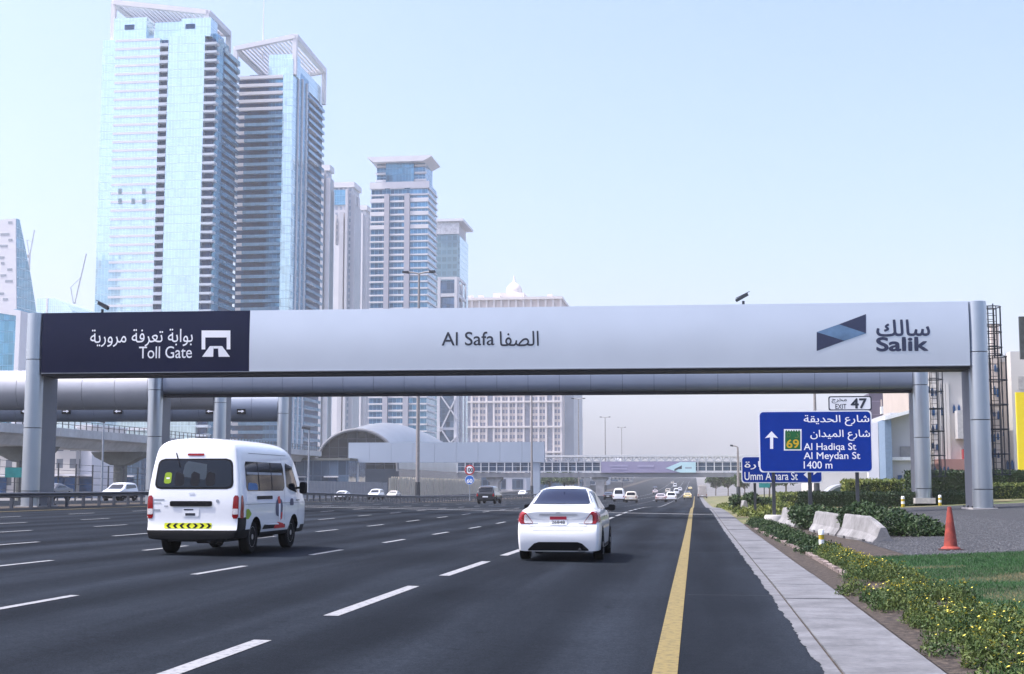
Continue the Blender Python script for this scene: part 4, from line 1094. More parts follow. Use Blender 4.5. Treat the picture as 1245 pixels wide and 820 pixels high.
for s in (-1, 1):
    side = 'right' if s > 0 else 'left'
    tl = patch(bvh, [(s*.48, .735), (s*.765, .735), (s*.785, .90), (s*.735, 1.005), (s*.66, .985)], 'back', M_lampr, 'tail_lamp', sed, .010, .03, 12, 10)
    patch(bvh, [(s*.495, .745), (s*.67, .745), (s*.67, .90), (s*.635, .925)], 'back', M_lampw, 'reversing_lens', tl, .014, .02, 10, 8)
    patch(bvh, [(.10, .75), (.28, .78), (.42, .96), (.14, .97)], side, M_lampr, 'tail_lamp', sed, .008, .03)
    patch(bvh, [(s*.40, .735), (s*.50, .735), (s*.50, .75), (s*.40, .75)], 'back', M_steel, 'badge', sed, .008, 0, 3, 2)
    patch(bvh, [(1.05, 1.0), (1.9, .985), (1.9, 1.36), (1.55, 1.36)], side, M_glass, 'rear_door_window', sed, .006, .05)
    patch(bvh, [(1.96, .985), (2.95, .975), (2.55, 1.34), (1.98, 1.365)], side, M_glass, 'front_door_window', sed, .006, .05)
    for q in (1.12, 1.93, 2.95): patch(bvh, [(q, .30), (q+.012, .30), (q+.012, .95), (q, .95)], side, MATS['panel_gap'], 'door_gap', sed, .003, 0, 1, 8)
    for q in (1.3, 2.1): patch(bvh, [(q, .84), (q+.2, .84), (q+.2, .87), (q, .87)], side, M_black, 'door_handle', sed, .016, .01, 4, 2)
    patch(bvh, [(1.25, .235), (3.2, .235), (3.2, .30), (1.25, .30)], side, M_black, 'sill', sed, .006, .01, 10, 2)
    b = MB(); b.bar((s*.76, 2.80, .98), (s*.86, 2.78, 1.0), .06, .05)
    b.prism(rounded([(s*.82, .94), (s*.97, .95), (s*.98, 1.07), (s*.84, 1.08)], .04), 'y', 2.74, 2.86); b.build('mirror', M_black, sed, smooth=40, local=True)
patch(bvh, [(-.585, .68), (.585, .68), (.585, .686), (-.585, .686)], 'back', MATS['panel_gap'], 'bumper_seam', sed, .002, 0, 20, 1)
for s in (-1, 1): patch(bvh, [(s*.50, .66), (s*.506, .66), (s*.60, .745), (s*.594, .745)], 'back', MATS['panel_gap'], 'boot_seam', sed, .002, 0, 1, 6)
patch(bvh, [(-.50, .60), (.50, .60), (.50, .606), (-.50, .606)], 'back', MATS['panel_gap'], 'boot_seam', sed, .002, 0, 14, 1)
b = MB(); b.cyl((0, 1.45, 1.46), (0, 1.40, 1.53), .012, .006, 6); b.build('antenna', M_black, sed, local=True)
b = MB(); b.cyl((.42, -.02, .24), (.42, .5, .26), .03, n=10); b.bar((-.7, .92, .31), (.7, .92, .31), .09, .07); b.box(-.5, .5, .4, 3.4, .17, .22); b.cyl((-.25, .35, .25), (-.25, .65, .25), .11, n=12)
b.build('underbody', M_dark, sed, local=True)

# ---- smaller traffic: one builder, several body types
def far_car(name, label, cat, px, Y, paint, kind, away=True, sub=1, yawd=0.0):
    p = atY(px, 600, Y); p.z = surf(p.x, Y)
    if kind == 'suv':
        L, W, H = 4.6, .92, 1.75; top = [(0, .95), (.06, 1.2), (.2, 1.62), (.5, 1.75), (2.6, 1.72), (3.3, 1.15), (4.3, 1.0), (4.6, .75)]; ax = (.85, 3.65)
    elif kind == 'van':
        L, W, H = 5.0, .94, 2.2; top = [(0, 1.2), (.05, 1.9), (.2, 2.15), (.6, 2.2), (3.6, 2.2), (4.3, 1.7), (4.8, 1.1), (5.0, .9)]; ax = (1.0, 3.8)
    elif kind == 'sedan':
        L, W, H = 4.5, .88, 1.46; top = [(0, .85), (.08, 1.0), (.7, 1.05), (1.4, 1.4), (2.2, 1.46), (2.8, 1.36), (3.4, 1.0), (4.3, .82), (4.5, .65)]; ax = (.9, 3.6)
    else:
        L, W, H = 7.5, 1.2, 3.3; top = [(0, 3.0), (.05, 3.25), (.3, 3.3), (5.2, 3.3), (5.4, 2.4), (6.6, 2.35), (7.3, 1.3), (7.5, 1.0)]; ax = (1.4, 6.2)
    ys = sorted(set([0, .04, .15, .5] + [t[0] for t in top] + [L*.5])); st = []
    for y in ys:
        t = interp(y, top); sx = .86 if y in (0, L) else .95 if y < .1 else 1.0; lean = .12 if y < .2 else 0
        bt = min(.95, t-.1); tw = .80 if t > 1.15 else .93
        ring_ = [(0, .28), (W*.8, .28), (W*.95, .35), (W, .62), (W*.99, bt*.9), (W*.95, bt), (W*(tw+.06), bt+(t-bt)*.5), (W*tw*.97, t-(t-bt)*.12), (W*tw*.7, t-.02), (0, t)]
        st.append([(x*sx, y+lean*max(0, z-.95), z) for x, z in ring_])
    R = .36 if kind != 'truck' else .5
    loc = (p.x, Y, p.z)
    rz = (0 if away else math.pi) + math.radians(yawd)
    root, me, inner, bv = vehicle(name, label, cat, loc, rz, st, ax, R, W-.16, paint, sub=sub, group='distant traffic on the road')
    finish(root, me, inner, paint, ax, R, W-.16, .22, R*.62, 6, dark=lambda c: c.z < .45, dark_name='lower_trim')
    zt = H-.12 if kind != 'van' else 1.95
    if kind != 'truck':
        zb = {'suv': 1.12, 'van': 1.25, 'sedan': 1.06}[kind]
        patch(bv, [(-W*.72, zb), (W*.72, zb), (W*.62, zt-.06), (-W*.62, zt-.06)], 'back', M_glass, 'rear_window', root, .008, .08, 10, 6)
        patch(bv, [(-W*.74, max(zb, 1.02)), (W*.74, max(zb, 1.02)), (W*.62, zt-.08), (-W*.62, zt-.08)], 'front', M_glass, 'windscreen', root, .008, .06, 10, 6)
        for s, sd in ((1, 'right'), (-1, 'left')):
            patch(bv, [(.45 if kind != 'sedan' else 1.1, zb+.02), (L*.66, zb), (L*.56, zt-.1), (.55 if kind != 'sedan' else 1.5, zt-.1)], sd, M_glass, 'side_window', root, .008, .06, 12, 4)
    else:
        for s, sd in ((1, 'right'), (-1, 'left')):
            patch(bv, [(5.6, 1.5), (6.7, 1.5), (6.5, 2.2), (5.6, 2.2)], sd, M_glass, 'side_window', root, .008, .06, 6, 4)
        patch(bv, [(-1.0, .8), (1.0, .8), (1.0, 3.0), (-1.0, 3.0)], 'back', mat('truck_box_door', (.30, .28, .27), .6, obj=True), 'rear_door', root, .01, .02, 6, 6)
    for s in (-1, 1):
        patch(bv, [(s*W*.74, .72), (s*W*.92, .72), (s*W*.92, 1.0), (s*W*.80, 1.0)], 'back', M_lampr, 'tail_lamp', root, .015, .03, 4, 4)
        patch(bv, [(s*W*.55, .66), (s*W*.86, .66), (s*W*.86, .80), (s*W*.60, .80)], 'front', M_lampw, 'headlamp', root, .015, .03, 4, 4)
    patch(bv, [(-.26, .62), (.26, .62), (.26, .74), (-.26, .74)], 'back', M_signw, 'licence_plate', root, .015, 0, 3, 2)
    return root
far_car('dark_suv', 'black estate SUV driving away near the left guardrail', 'car', 590, 132, M_paintd, 'suv', sub=2, yawd=-2)
far_car('distant_car', 'dark distant car beside the footbridge pier', 'car', 739, 262, M_paintd, 'sedan')
far_car('distant_van', 'white distant van between dark car and cream SUV', 'van', 752, 225, M_paint, 'van')
far_car('distant_suv', 'cream distant SUV right of the white van', 'car', 767, 214, M_paintc, 'suv')
far_car('distant_car', 'pale distant saloon under the middle of the footbridge', 'car', 803, 232, mat('silver_car_paint', (.42, .36, .36), .3, coat=.6, obj=True), 'sedan')
far_car('distant_suv', 'white distant SUV right of the pale saloon under the bridge', 'car', 816, 240, M_paint, 'suv')
far_car('distant_truck', 'distant box truck in the rightmost lane under the footbridge', 'truck', 854, 345, mat('truck_paint', (.35, .33, .32), .4, obj=True), 'truck')
far_car('distant_car', 'small yellow and white taxi left of the distant truck', 'car', 836, 300, mat('taxi_paint', (.62, .52, .22), .3, coat=.5, obj=True), 'sedan')
far_car('oncoming_suv', 'white SUV on the opposite lanes behind the guardrail, left of the minibus', 'car', 158, 126, M_paint, 'suv', away=False)
far_car('oncoming_car', 'grey car behind the guardrail at the left gate column', 'car', 78, 110, mat('grey_car_paint', (.09, .095, .11), .3, coat=.5, obj=True), 'sedan', away=False)
far_car('oncoming_car', 'white car behind the rail right of the minibus', 'car', 421, 215, M_paint, 'sedan', away=False)
far_car('oncoming_car', 'white SUV behind the rail below the metro station', 'car', 461, 220, M_paint, 'suv', away=False)
far_car('oncoming_car', 'pale car behind the rail in front of the tan hoarding', 'car', 482, 250, MATS['cream_car_paint'], 'sedan', away=False)
far_car('oncoming_car', 'white car behind the rail left of the saloon roof', 'car', 637, 330, M_paint, 'sedan', away=False)

# more tiny traffic far down the road: copies of the small cars
src = [o for o in COL.objects if o.name.split('.')[0] in ('distant_car', 'distant_suv', 'distant_van')]
for k, (x, y) in enumerate(((-2.2, 420), (-6, 455), (-9.6, 500), (-13.2, 470), (-6, 560), (-2.1, 610), (-16.9, 600), (-9.7, 690), (-13, 820))):
    c = copy_tree(src[k % len(src)], None, 'tiny vehicle far down the road beyond the footbridge'); c.location = (x, y, surf(x, y)); c['group'] = 'tiny vehicles beyond the footbridge'; c['category'] = 'car'

# ------------------------------------------------------------------ buildings
def Xp(px, Y, py=300): return atY(px, py, Y).x
def Zp(py, Y, px=400): return atY(px, py, Y).z
def Yx(px, X, py=300): return atX(px, py, X).y
def bx(name, m, parent, x0, x1, y0, y1, z0, z1): return piece(name, m, parent, x0, x1, y0, y1, z0, z1)
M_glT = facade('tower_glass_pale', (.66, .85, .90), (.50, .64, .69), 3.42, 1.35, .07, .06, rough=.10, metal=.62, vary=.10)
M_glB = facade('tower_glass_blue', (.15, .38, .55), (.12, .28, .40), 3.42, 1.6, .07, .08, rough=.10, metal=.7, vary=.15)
M_glD = facade('tower_glass_dark', (.13, .21, .32), (.07, .11, .17), 3.42, 1.9, .10, .10, rough=.12, metal=.6, vary=.4)
M_spand = mat('spandrel_white', (.70, .69, .71), .55, var=.04, vs=.3)
M_crown = mat('crown_white', (.72, .71, .73), .5, var=.04, vs=.2)
M_slabc = mat('balcony_concrete', (.52, .58, .64), .6, var=.05, vs=.3)
M_core = mat('recess_glass', (.016, .060, .150), .35, metal=0, spec=.12, vs=.5, var=.4)
M_balg = facade('balcony_glass', (.17, .36, .50), (.11, .24, .35), 1.1, 1.5, .06, .10, rough=.1, metal=.6)

# ---- first twin tower
YA = 515.0
ax0, ax1 = Xp(120.5, YA, 200), Xp(257.5, YA, 200)
ya1 = Yx(288.5, ax1, 200)
FH = 3.42; zroof = Zp(46, YA, 200)
tA = thing('glass_tower', 'tallest pale glass twin tower with white slanted crown frame', 'skyscraper', ((ax0+ax1)/2, (YA+ya1)/2, 0))
xa_ = lambda px: Xp(px, YA, 200)
MB().box(ax0+.8, ax1-.8, YA+2.2, ya1-.5, 0, zroof-.5).build('core', M_core, tA)
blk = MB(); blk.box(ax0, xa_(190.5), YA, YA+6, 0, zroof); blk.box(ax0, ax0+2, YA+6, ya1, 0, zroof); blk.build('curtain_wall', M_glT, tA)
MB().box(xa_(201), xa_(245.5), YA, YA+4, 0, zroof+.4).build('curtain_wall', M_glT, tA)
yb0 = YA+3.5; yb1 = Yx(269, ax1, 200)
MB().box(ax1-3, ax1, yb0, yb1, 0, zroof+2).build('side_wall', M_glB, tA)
nfl = int(zroof/FH)
M_inner = mat('core_plain', (.16, .22, .28), .3, var=.3, vs=.4)
for k in range(nfl):
    z = zroof - (k+1)*FH
    if z < 8: break
    bx('spandrel_band', M_spand, tA, xa_(136), xa_(190.6), YA-.14, YA-.02, z+2.35, z+FH-.10)
    bx('balcony_slab', M_slabc, tA, xa_(190.7), xa_(200.9), YA-.15, YA+2.1, z-.1, z+1.15)
    bx('corner_balcony', M_slabc, tA, xa_(245.7), ax1+.9, YA-.1, yb0-.1, z-.1, z+.85)
    o = bx('side_balcony', M_balg, tA, ax1-1.5, ax1+.35, yb1+.2, ya1, z, z+1.9)
# four open maintenance windows in the bands
for px, py in ((146, 233), (146, 245), (162, 245), (175, 233), (175, 245)):
    c = atY(px, py, YA); bx('open_window', mat('vent_grey', (.20, .27, .31), .5), tA, c.x-.65, c.x+.65, YA-.26, YA-.23, c.z-1.1, c.z+1.1)
# crown: stepped glass, sloped white frame, pergola rafters
zc1 = Zp(25, YA, 150)
cg = MB(); cg.box(xa_(133), xa_(173), YA+.3, YA+8, zroof, Zp(22, YA, 150)); cg.box(xa_(216), xa_(252), YA+.3, YA+8, zroof, Zp(22, YA, 230)); cg.box(xa_(180), xa_(213), YA+3, YA+9, zroof, Zp(24, YA, 200))
cg.build('crown_glass', M_glT, tA)
for px, py in ((157, 33), (231, 32)):
    c = atY(px, py, YA); bx('crown_window', M_core, tA, c.x-2, c.x+2, YA+.22, YA+.28, c.z-1, c.z+1)
def P(px, py, Y=YA): return atY(px, py, Y)
fr = MB(); w = 2.2
zl, zr = P(136, 2).z, P(250, 14).z
xl, xr = P(136, 30).x, P(250, 30).x
zl2 = zl-.5; zb_ = zr-6
yk0, yk1 = YA+1.6, ya1-3
fr.bar((xl, yk0, zl), (xr, yk0, zr), w, 1.9); fr.bar((xl, yk0, zroof), (xl, yk0, zl), w*.8, w*.8); fr.bar((xr, yk0, zroof), (xr, yk0, zr), w*.8, w*.8)
fr.bar((xr, yk0, zr), (xr, yk1, zr-.3), w, 2.2); fr.bar((xr, yk1, zroof), (xr, yk1, zr-.3), w*.8, w*.8)
fr.bar((xl, yk0, zl), (xl, yk1, zl), w, 2.2); fr.bar((xl, yk1, zroof), (xl, yk1, zl), w*.8, w*.8); fr.bar((xl, yk1, zl), (xr, yk1, zr-.3), w, 2.2)
cf = fr.build('crown_frame', M_crown, tA)
for k in range(1, 20):
    t = k/20; x = xl+(xr-xl)*t; z = zl+(zr-zl)*t
    MB().bar((x, yk0, z-.2), (x, yk1, z-.3), .7, .8).build('rafter', M_crown, cf)
MB().box(xr-1, xr+.6, YA+5, ya1-4, zroof, zr-6).build('crown_side_glass', M_glB, tA)

# ---- second twin tower
YB = 560.0
xb_ = lambda px: Xp(px, YB, 200)
bx0, bx1 = xb_(285), xb_(354.5); yB1 = Yx(393, bx1, 200); zrB = Zp(92, YB, 320)
tB = thing('glass_tower', 'second twin tower behind, with balcony bands and antenna', 'skyscraper', ((bx0+bx1)/2, (YB+yB1)/2, 0))
MB().box(bx0+.5, bx1-.6, YB+2.4, yB1-.5, 0, zrB-.3).build('core', M_core, tB)
MB().box(xb_(342.5), bx1, YB, YB+5, 0, Zp(72, YB, 350)).build('curtain_wall', M_glT, tB)
MB().box(xb_(324), xb_(342), YB+1.5, YB+3, 0, zrB).build('bay_glass', M_glB, tB)
ym = Yx(374, bx1, 200)
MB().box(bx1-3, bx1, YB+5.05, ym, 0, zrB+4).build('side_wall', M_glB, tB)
M_balr = facade('shaded_balustrade_glass', (.17, .32, .46), (.12, .25, .38), 1.4, 2.0, .06, .10, rough=.4, metal=.05)  # balustrades on the lower bands, first tower's shadow put into their blue-grey
for q in (.12, .45, .8):
    yq = YB+5+(ym-YB-5)*q; bx('fin', M_spand, tB, bx1, bx1+.5, yq, yq+.9, 0, zrB+2)
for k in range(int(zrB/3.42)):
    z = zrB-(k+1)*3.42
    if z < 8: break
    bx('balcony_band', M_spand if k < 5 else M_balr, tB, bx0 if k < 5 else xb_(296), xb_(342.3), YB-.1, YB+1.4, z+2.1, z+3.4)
    if k >= 5: bx('balcony_end', M_spand, tB, bx0, xb_(295.9), YB-.12, YB+1.4, z+2.1, z+3.4)  # white left ends painted as lit, outside the coloured-in shadow
    bx('side_balcony', M_balg, tB, bx1-1.6, bx1+.4, ym+.2, yB1, z, z+1.3)
    if k % 2 == 0: bx('side_slab', M_slabc, tB, bx1-1.6, bx1+.9, ym+.2, ym+(yB1-ym)*.55, z-.3, z)
cg = MB(); cg.box(xb_(324), xb_(356), YB+.5, YB+9, zrB, Zp(66, YB, 340)); cg.box(bx1-8, bx1-.5, YB+9, yB1-4, zrB, Zp(70, YB, 340)); cg.build('crown_glass', M_glT, tB)
xl, xr = xb_(283), xb_(355.5); zl, zr = P(283, 59, YB).z, P(356, 44, YB).z; yk0, yk1 = YB+1.0, yB1-2
fr = MB(); fr.bar((xl, yk0, zl), (xr, yk0, zr), w, 1.9); fr.bar((xr, yk0, zrB), (xr, yk0, zr), w*.8, w*.8); fr.bar((xr, yk0, zr), (xr, yk1, zr-1), w, 2.2)
fr.bar((xr, yk1, zrB), (xr, yk1, zr-1), w*.8, w*.8); fr.bar((xl, yk0, zl), (xl, yk1, zl), w, 2.2); fr.bar((xl, yk1, zl), (xr, yk1, zr-1), w, 2.2); fr.bar((xl, yk1, zrB), (xl, yk1, zl), w*.8, w*.8); fr.bar((xl, yk0, zrB), (xl, yk0, zl), w*.8, w*.8)
cf = fr.build('crown_frame', M_crown, tB)
for k in range(1, 17):
    t = k/17; x = xl+(xr-xl)*t; z = zl+(zr-zl)*t
    MB().bar((x, yk0, z-.2), (x, yk1, z-.5), .7, .8).build('rafter', M_crown, cf)
c = P(320, 45, YB+10); MB().cyl((c.x, YB+10, zl-2), (c.x, YB+10, c.z+18), .35, .15, 8).build('antenna', M_crown, tB)
MB().box(bx0+2, xb_(322), YB+12, YB+22, zrB, zrB+4).build('plant_room', M_glD, tB)

# ---- pale hazy classical towers
M_lime = mat('pale_stone', (.52, .515, .54), .7, var=.05, vs=.2)
M_limew = mat('pale_stone_white', (.70, .685, .69), .65, var=.04, vs=.2)
M_winl = facade('stone_window_grid', (.34, .39, .47), (.60, .60, .63), 3.6, 2.6, .45, .40, rough=.3, metal=.2, vary=.25)
def stone_tower(pxs, Y, ptop, label, steps):
    x0, x1 = Xp(pxs[0], Y), Xp(pxs[1], Y); y1 = Yx(pxs[2], x1)
    t = thing('stone_tower', label, 'skyscraper', ((x0+x1)/2, (Y+y1)/2, 0), group='pale stone towers')
    MB().box(x0, x1, Y, y1, 0, Zp(ptop, Y)).build('wall', M_winl, t)
    for i, (a, c, pt, m) in enumerate(steps):
        bx('pilaster', m, t, Xp(a, Y), Xp(c, Y), Y-2.5-.3*i, Y-.05, 0, Zp(pt, Y))
    bx('cornice', M_limew, t, x0-1, x1+1.2, Y-1.2, y1+1, Zp(ptop, Y), Zp(ptop, Y)+3)
    for i in range(4):
        yy = Y+(y1-Y)*(i+.5)/4; bx('side_pilaster', M_lime, t, x1-1, x1+1.4, yy-2, yy+2, 0, Zp(ptop, Y)-4-6*(i % 2))
    return t, x0, x1, y1
t3, *_ = stone_tower((388, 428, 436), 760, 229, 'pale stone tower right behind the second glass tower', [(391, 409, 262, M_limew), (397, 401, 296, M_limew), (406, 414, 300, M_limew), (414, 419, 260, M_lime), (421, 424, 232, M_lime)])
bx('roof_glass', M_glB, t3, Xp(396, 760), Xp(424, 760), 759, 762, Zp(250, 760), Zp(232, 760))
stone_tower((430, 444, 450), 840, 257, 'narrow pale stone tower left of the blue banded tower', [(430, 436, 285, M_lime), (439, 442, 262, M_limew)])
stone_tower((384, 398, 402), 700, 208, 'thin grey tower sliver at the right edge of the second glass tower', [(390, 394, 212, M_lime)])

# ---- banded blue and white tower with overhanging roof
YC = 680.0; X4 = lambda px: Xp(px, YC, 300)
cx0, cx1 = X4(449.5), X4(520); yc1 = Yx(531, cx1); z1 = Zp(222, YC, 480); zt4 = Zp(194, YC, 480)
t4 = thing('banded_tower', 'blue glass tower with white floor bands and overhanging roof', 'skyscraper', ((cx0+cx1)/2, (YC+yc1)/2, 0))
M_gl4 = facade('banded_tower_glass', (.10, .31, .50), (.28, .45, .58), 3.4, 2.0, .08, .08, rough=.10, metal=.55, vary=.3)
MB().box(cx0+.5, cx1-.3, YC+.5, yc1, 0, z1).build('glass_body', M_gl4, t4)
for a, c in ((467, 473), (491.5, 498)): bx('pier', mat('grey_pier', (.42, .42, .47), .6, var=.04, vs=.2), t4, X4(a), X4(c), YC-.9, YC+.4, 0, Zp(236, YC, 480))
for k in range(int(z1/3.4)):
    z = z1-(k+1)*3.4
    if z < 8: break
    th = 2.0 if k < 8 and k % 2 == 0 else .75
    bx('floor_band', M_spand, t4, cx0, X4(466.8), YC-.3, YC+.4, z, z+th)
    bx('floor_band', M_spand, t4, X4(473.6), X4(491), YC-.25, YC+.4, z, z+.9)
    bx('floor_band', M_spand, t4, X4(498.4), cx1+.2, YC-.3, YC+.4, z, z+th)
    bx('side_band', M_spand, t4, cx1-.4, cx1+.4, YC+.8, yc1, z, z+.7)
MB().box(X4(456), X4(515), YC+2.5, yc1-2, z1, zt4-.3).build('penthouse', M_gl4, t4)
MB().box(X4(468), X4(502), YC+.6, YC+4, z1-1, zt4-.4).build('penthouse_bay', M_glB, t4)
for i in range(3):
    zz = z1+(zt4-z1)*(i+.2)/3.2
    bx('roof_band', M_spand, t4, X4(455), X4(467.5), YC+1.2, YC+2.4, zz, zz+1); bx('roof_band', M_spand, t4, X4(502.5), X4(517), YC+1.2, YC+2.4, zz, zz+1)
MB().prism([(X4(447)-0, zt4+.9), (X4(519)+2.5, zt4+.9), (X4(519)+2.5, zt4+.3), (X4(515), zt4-1.8), (X4(455), zt4-1.8), (X4(447), zt4+.3)], 'y', YC-3, yc1-3).build('roof', M_crown, t4)
bx('top_beam', M_spand, t4, cx0-.2, cx1+.6, YC-.4, YC+.45, z1-3, z1+.2)

# ---- green glass office with roof screen, and framed block in front of it
YD = 760.0; X5 = lambda px: Xp(px, YD, 330)
dx0, dx1 = X5(524), X5(557); yd1 = Yx(568, dx1)
t5 = thing('glass_office', 'teal glass office block with patterned white roof screen', 'office block', ((dx0+dx1)/2, YD, 0))
M_gl5 = facade('teal_glass', (.30, .46, .50), (.16, .27, .33), 4.0, 3.0, .25, .38, rough=.12, metal=.55, vary=.25)
MB().box(dx0, dx1, YD, yd1, 0, Zp(285, YD, 540)).build('glass_body', M_gl5, t5)
bx('roof_screen', mat('screen_white', (.74, .73, .72), .6, vs=.9, var=.25), t5, dx0, dx1+.5, YD-.4, YD-.02, Zp(285, YD, 540), Zp(270, YD, 540))
bx('screen_wall', M_lime, t5, dx0, dx1-.5, YD+.2, yd1-2, Zp(285, YD, 540)+.02, Zp(271, YD, 540))
MB().prism([(dx0-1, Zp(270, YD, 540)), (dx1+3, Zp(270, YD, 540)), (dx1+3, Zp(267, YD, 540)), (dx0-1, Zp(267, YD, 540))], 'y', YD-2, yd1+3).build('roof', M_crown, t5)
bx('side_wall', M_glT, t5, dx1, dx1+.6, YD+2, yd1, 0, Zp(287, YD, 540))
YE = 640.0; X6 = lambda px: Xp(px, YE, 360)
ex0, ex1 = X6(532), X6(556); ye1 = Yx(566, ex1)
t6 = thing('framed_block', 'white framed block with dark blue glass and diagonal bracing', 'building', ((ex0+ex1)/2, YE, 0))
MB().box(ex0+1, ex1-1, YE+.8, ye1-.5, 0, Zp(341, YE, 545)).build('glass_body', M_glD, t6)
for nm, a, c, z0, z1_ in (('frame', 532, 535.5, 0, Zp(337, YE, 545)), ('frame', 552.5, 556, 0, Zp(337, YE, 545))): bx(nm, M_spand, t6, X6(a), X6(c), YE-.4, YE+.75, z0, z1_)
for a, c in ((337, 340), (357, 361), (380, 383), (475, 478), (520, 523)): bx('frame', M_spand, t6, X6(535.6), X6(552.4), YE-.35, YE+.7, Zp(c, YE, 545), Zp(a, YE, 545))
for a, c in ((337, 340), (357, 361)): bx('frame', M_spand, t6, ex1-.2, ex1+.5, YE+.8, ye1, Zp(c, YE, 545), Zp(a, YE, 545))
for k in range(3): bx('frame', M_spand, t6, ex1-.2, ex1+.55, YE+.8+(ye1-YE-2)*k/2, YE+2+(ye1-YE-2)*k/2, 0, Zp(341, YE, 545))
for (a, b_, c, d) in ((535, 480, 556, 510), (556, 480, 535, 525), (556, 530, 535, 552), (535, 520, 556, 552)):
    MB().bar(atY(a, b_, YE-.7), atY(c, d, YE-.7), .8, .6).build('brace', M_spand, t6)

# ---- domed palace-like block
YP = 1050.0; X7 = lambda px: Xp(px, YP, 450)
px0, px1 = X7(556), X7(682); yp1 = Yx(692, px1)
t7 = thing('domed_building', 'cream palatial block with arcaded top floor and small dome', 'building', ((px0+px1)/2, YP, 0))
M_pal = mat('palace_stone', (.60, .52, .485), .7, var=.05, vs=.1)
M_palw = mat('palace_trim', (.64, .595, .575), .65, var=.04, vs=.1)
zt7 = Zp(365, YP, 620)
MB().box(px0, px1, YP, yp1, 0, zt7).build('wall', M_pal, t7)
MB().box(px1, px1+7, YP+30, yp1+40, 0, Zp(379, YP, 680)).build('side_wing', mat('palace_glass', (.30, .35, .42), .4, var=.1, vs=.1), t7)
nb = 14; pw = (px1-px0)/nb; zf = 4.75
M_pwin = mat('palace_window', (.17, .19, .26), .25, var=.3, vs=.3)
rows = int((zt7-22)/zf)
wb = MB()
for i in range(nb):
    xx = px0+pw*i
    if i in (1, 4, 9, 12): wb.box(xx+pw*.18, xx+pw*.82, YP-.2, YP-.02, 5, zt7-24); continue
    for r_ in range(rows):
        z = 8+r_*zf
        for a in (.14, .56): wb.box(xx+pw*a, xx+pw*(a+.30), YP-.25, YP-.02, z, z+2.7)
tag(wb.build('window', M_pwin, t7), kind='stuff')
for i in range(nb+1): bx('pilaster', M_palw, t7, px0+pw*i-.7, px0+pw*i+.7, YP-1.6, YP-.3, 0, zt7)
for r_ in range(0, rows, 4):
    z = 6.6+r_*zf; bx('balcony_line', M_palw, t7, px0-.8, px1+.8, YP-2.2, YP-.3, z, z+1.3)
bx('cornice', M_palw, t7, px0-1, px1+1.5, YP-2.5, yp1+1, zt7, zt7+2)
for i in range(nb):
    xx = px0+pw*i
    for a in (.3, .72):
        cxx = xx+pw*a; rr = pw*.15; z0 = zt7-17; z1_ = zt7-7
        Pp = [(cxx-rr, z0), (cxx+rr, z0)] + [(cxx+rr*math.cos(math.pi*j/8), z1_+rr*1.3*math.sin(math.pi*j/8)) for j in range(9)]
        MB().prism(Pp, 'y', YP-.5, YP-.03).build('arch_window', M_pwin, t7)
c = X7(620); zd = zt7+2
bx('dome_base', M_palw, t7, X7(597), X7(635), YP+10, YP+40, zd, zd+5)
MB().lathe((c, YP+25, zd+5), [(7.2, 0), (7.2, 1.2), (6.2, 1.8), (6.4, 4), (5.4, 6.5), (3.4, 8.8), (1.2, 10.4), (.7, 12.5), (.3, 15.5)], 24).build('dome', M_palw, t7, smooth=50)
for px in (570, 583, 604, 668): bx('roof_turret', M_palw, t7, X7(px)-2, X7(px)+2, YP+4, YP+10, zd, zd+2.6)

# ---- left: curved sail tower, framed cube, hazy block, cranes
YS = 470.0; XS = lambda px: Xp(px, YS, 350)
t8 = thing('sail_building', 'white sail shaped building with curved glass side at the left edge', 'building', (XS(10), YS, 0))
zs = Zp(266, YS, 20)
prof = [(XS(-40), 0), (XS(22.5), 0), (XS(22), Zp(400, YS, 20)), (XS(16), zs), (XS(2), Zp(267, YS, 5)), (XS(-40), zs-2)]
MB().prism(prof, 'y', YS, YS+.5).build('white_face', M_spand, t8)
side = MB(); N = 10; nv = 8
for j in range(N+1):
    t = j/N; zz = zs*(1-t); xn = interp(zz, [(0, XS(22.6)), (Zp(400, YS, 20), XS(22.2)), (zs, XS(16.2))])
    dp = interp(zz, [(0, 21), (Zp(445, YS, 40), 18.5), (Zp(380, YS, 40), 15.5), (Zp(320, YS, 40), 9.5), (zs, 2.2)])
    side.v += [(xn, YS+.3, zz), (xn+.3, YS+.55, zz), (xn+.3, YS+dp, zz), (xn-6, YS+dp, zz)]
for j in range(N): side.f += [(j*4+i, j*4+(i+1) % 4, (j+1)*4+(i+1) % 4, (j+1)*4+i) for i in range(4)]
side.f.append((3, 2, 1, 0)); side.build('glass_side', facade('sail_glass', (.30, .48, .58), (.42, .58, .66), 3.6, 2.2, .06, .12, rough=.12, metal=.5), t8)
for py, a, c in ((271, 7, 12), (285, -2, 9), (292, 8, 13), (299, -2, 7), (313, -2, 4), (320, 0, 4), (328, 8, 14), (335, 0, 7), (342, 6, 15), (357, -2, 5), (364, 4, 10)):
    z = Zp(py, YS, 8); bx('slot_window', mat('slot_grey', (.34, .37, .41), .4), t8, XS(a), XS(c), YS-.1, YS-.02, z-.4, z+.4)
YQ = 400.0; XQ = lambda px: Xp(px, YQ, 410)
t9 = thing('framed_cube', 'white framed blue glass cube below the sail building', 'building', (XQ(0), YQ, 0))
MB().box(XQ(-40), XQ(21), YQ+.6, YQ+20, 0, Zp(376, YQ, 10)).build('glass_body', M_glB, t9)
MB().prism([(XQ(17), 0), (XQ(22.5), 0), (XQ(24), Zp(378, YQ, 20)), (XQ(-40), Zp(366, YQ, 10)), (XQ(-40), Zp(374, YQ, 10)), (XQ(18.5), Zp(384, YQ, 20))], 'y', YQ, YQ+20.5).build('frame', M_spand, t9)
YH = 820.0; XH = lambda px: Xp(px, YH, 380)
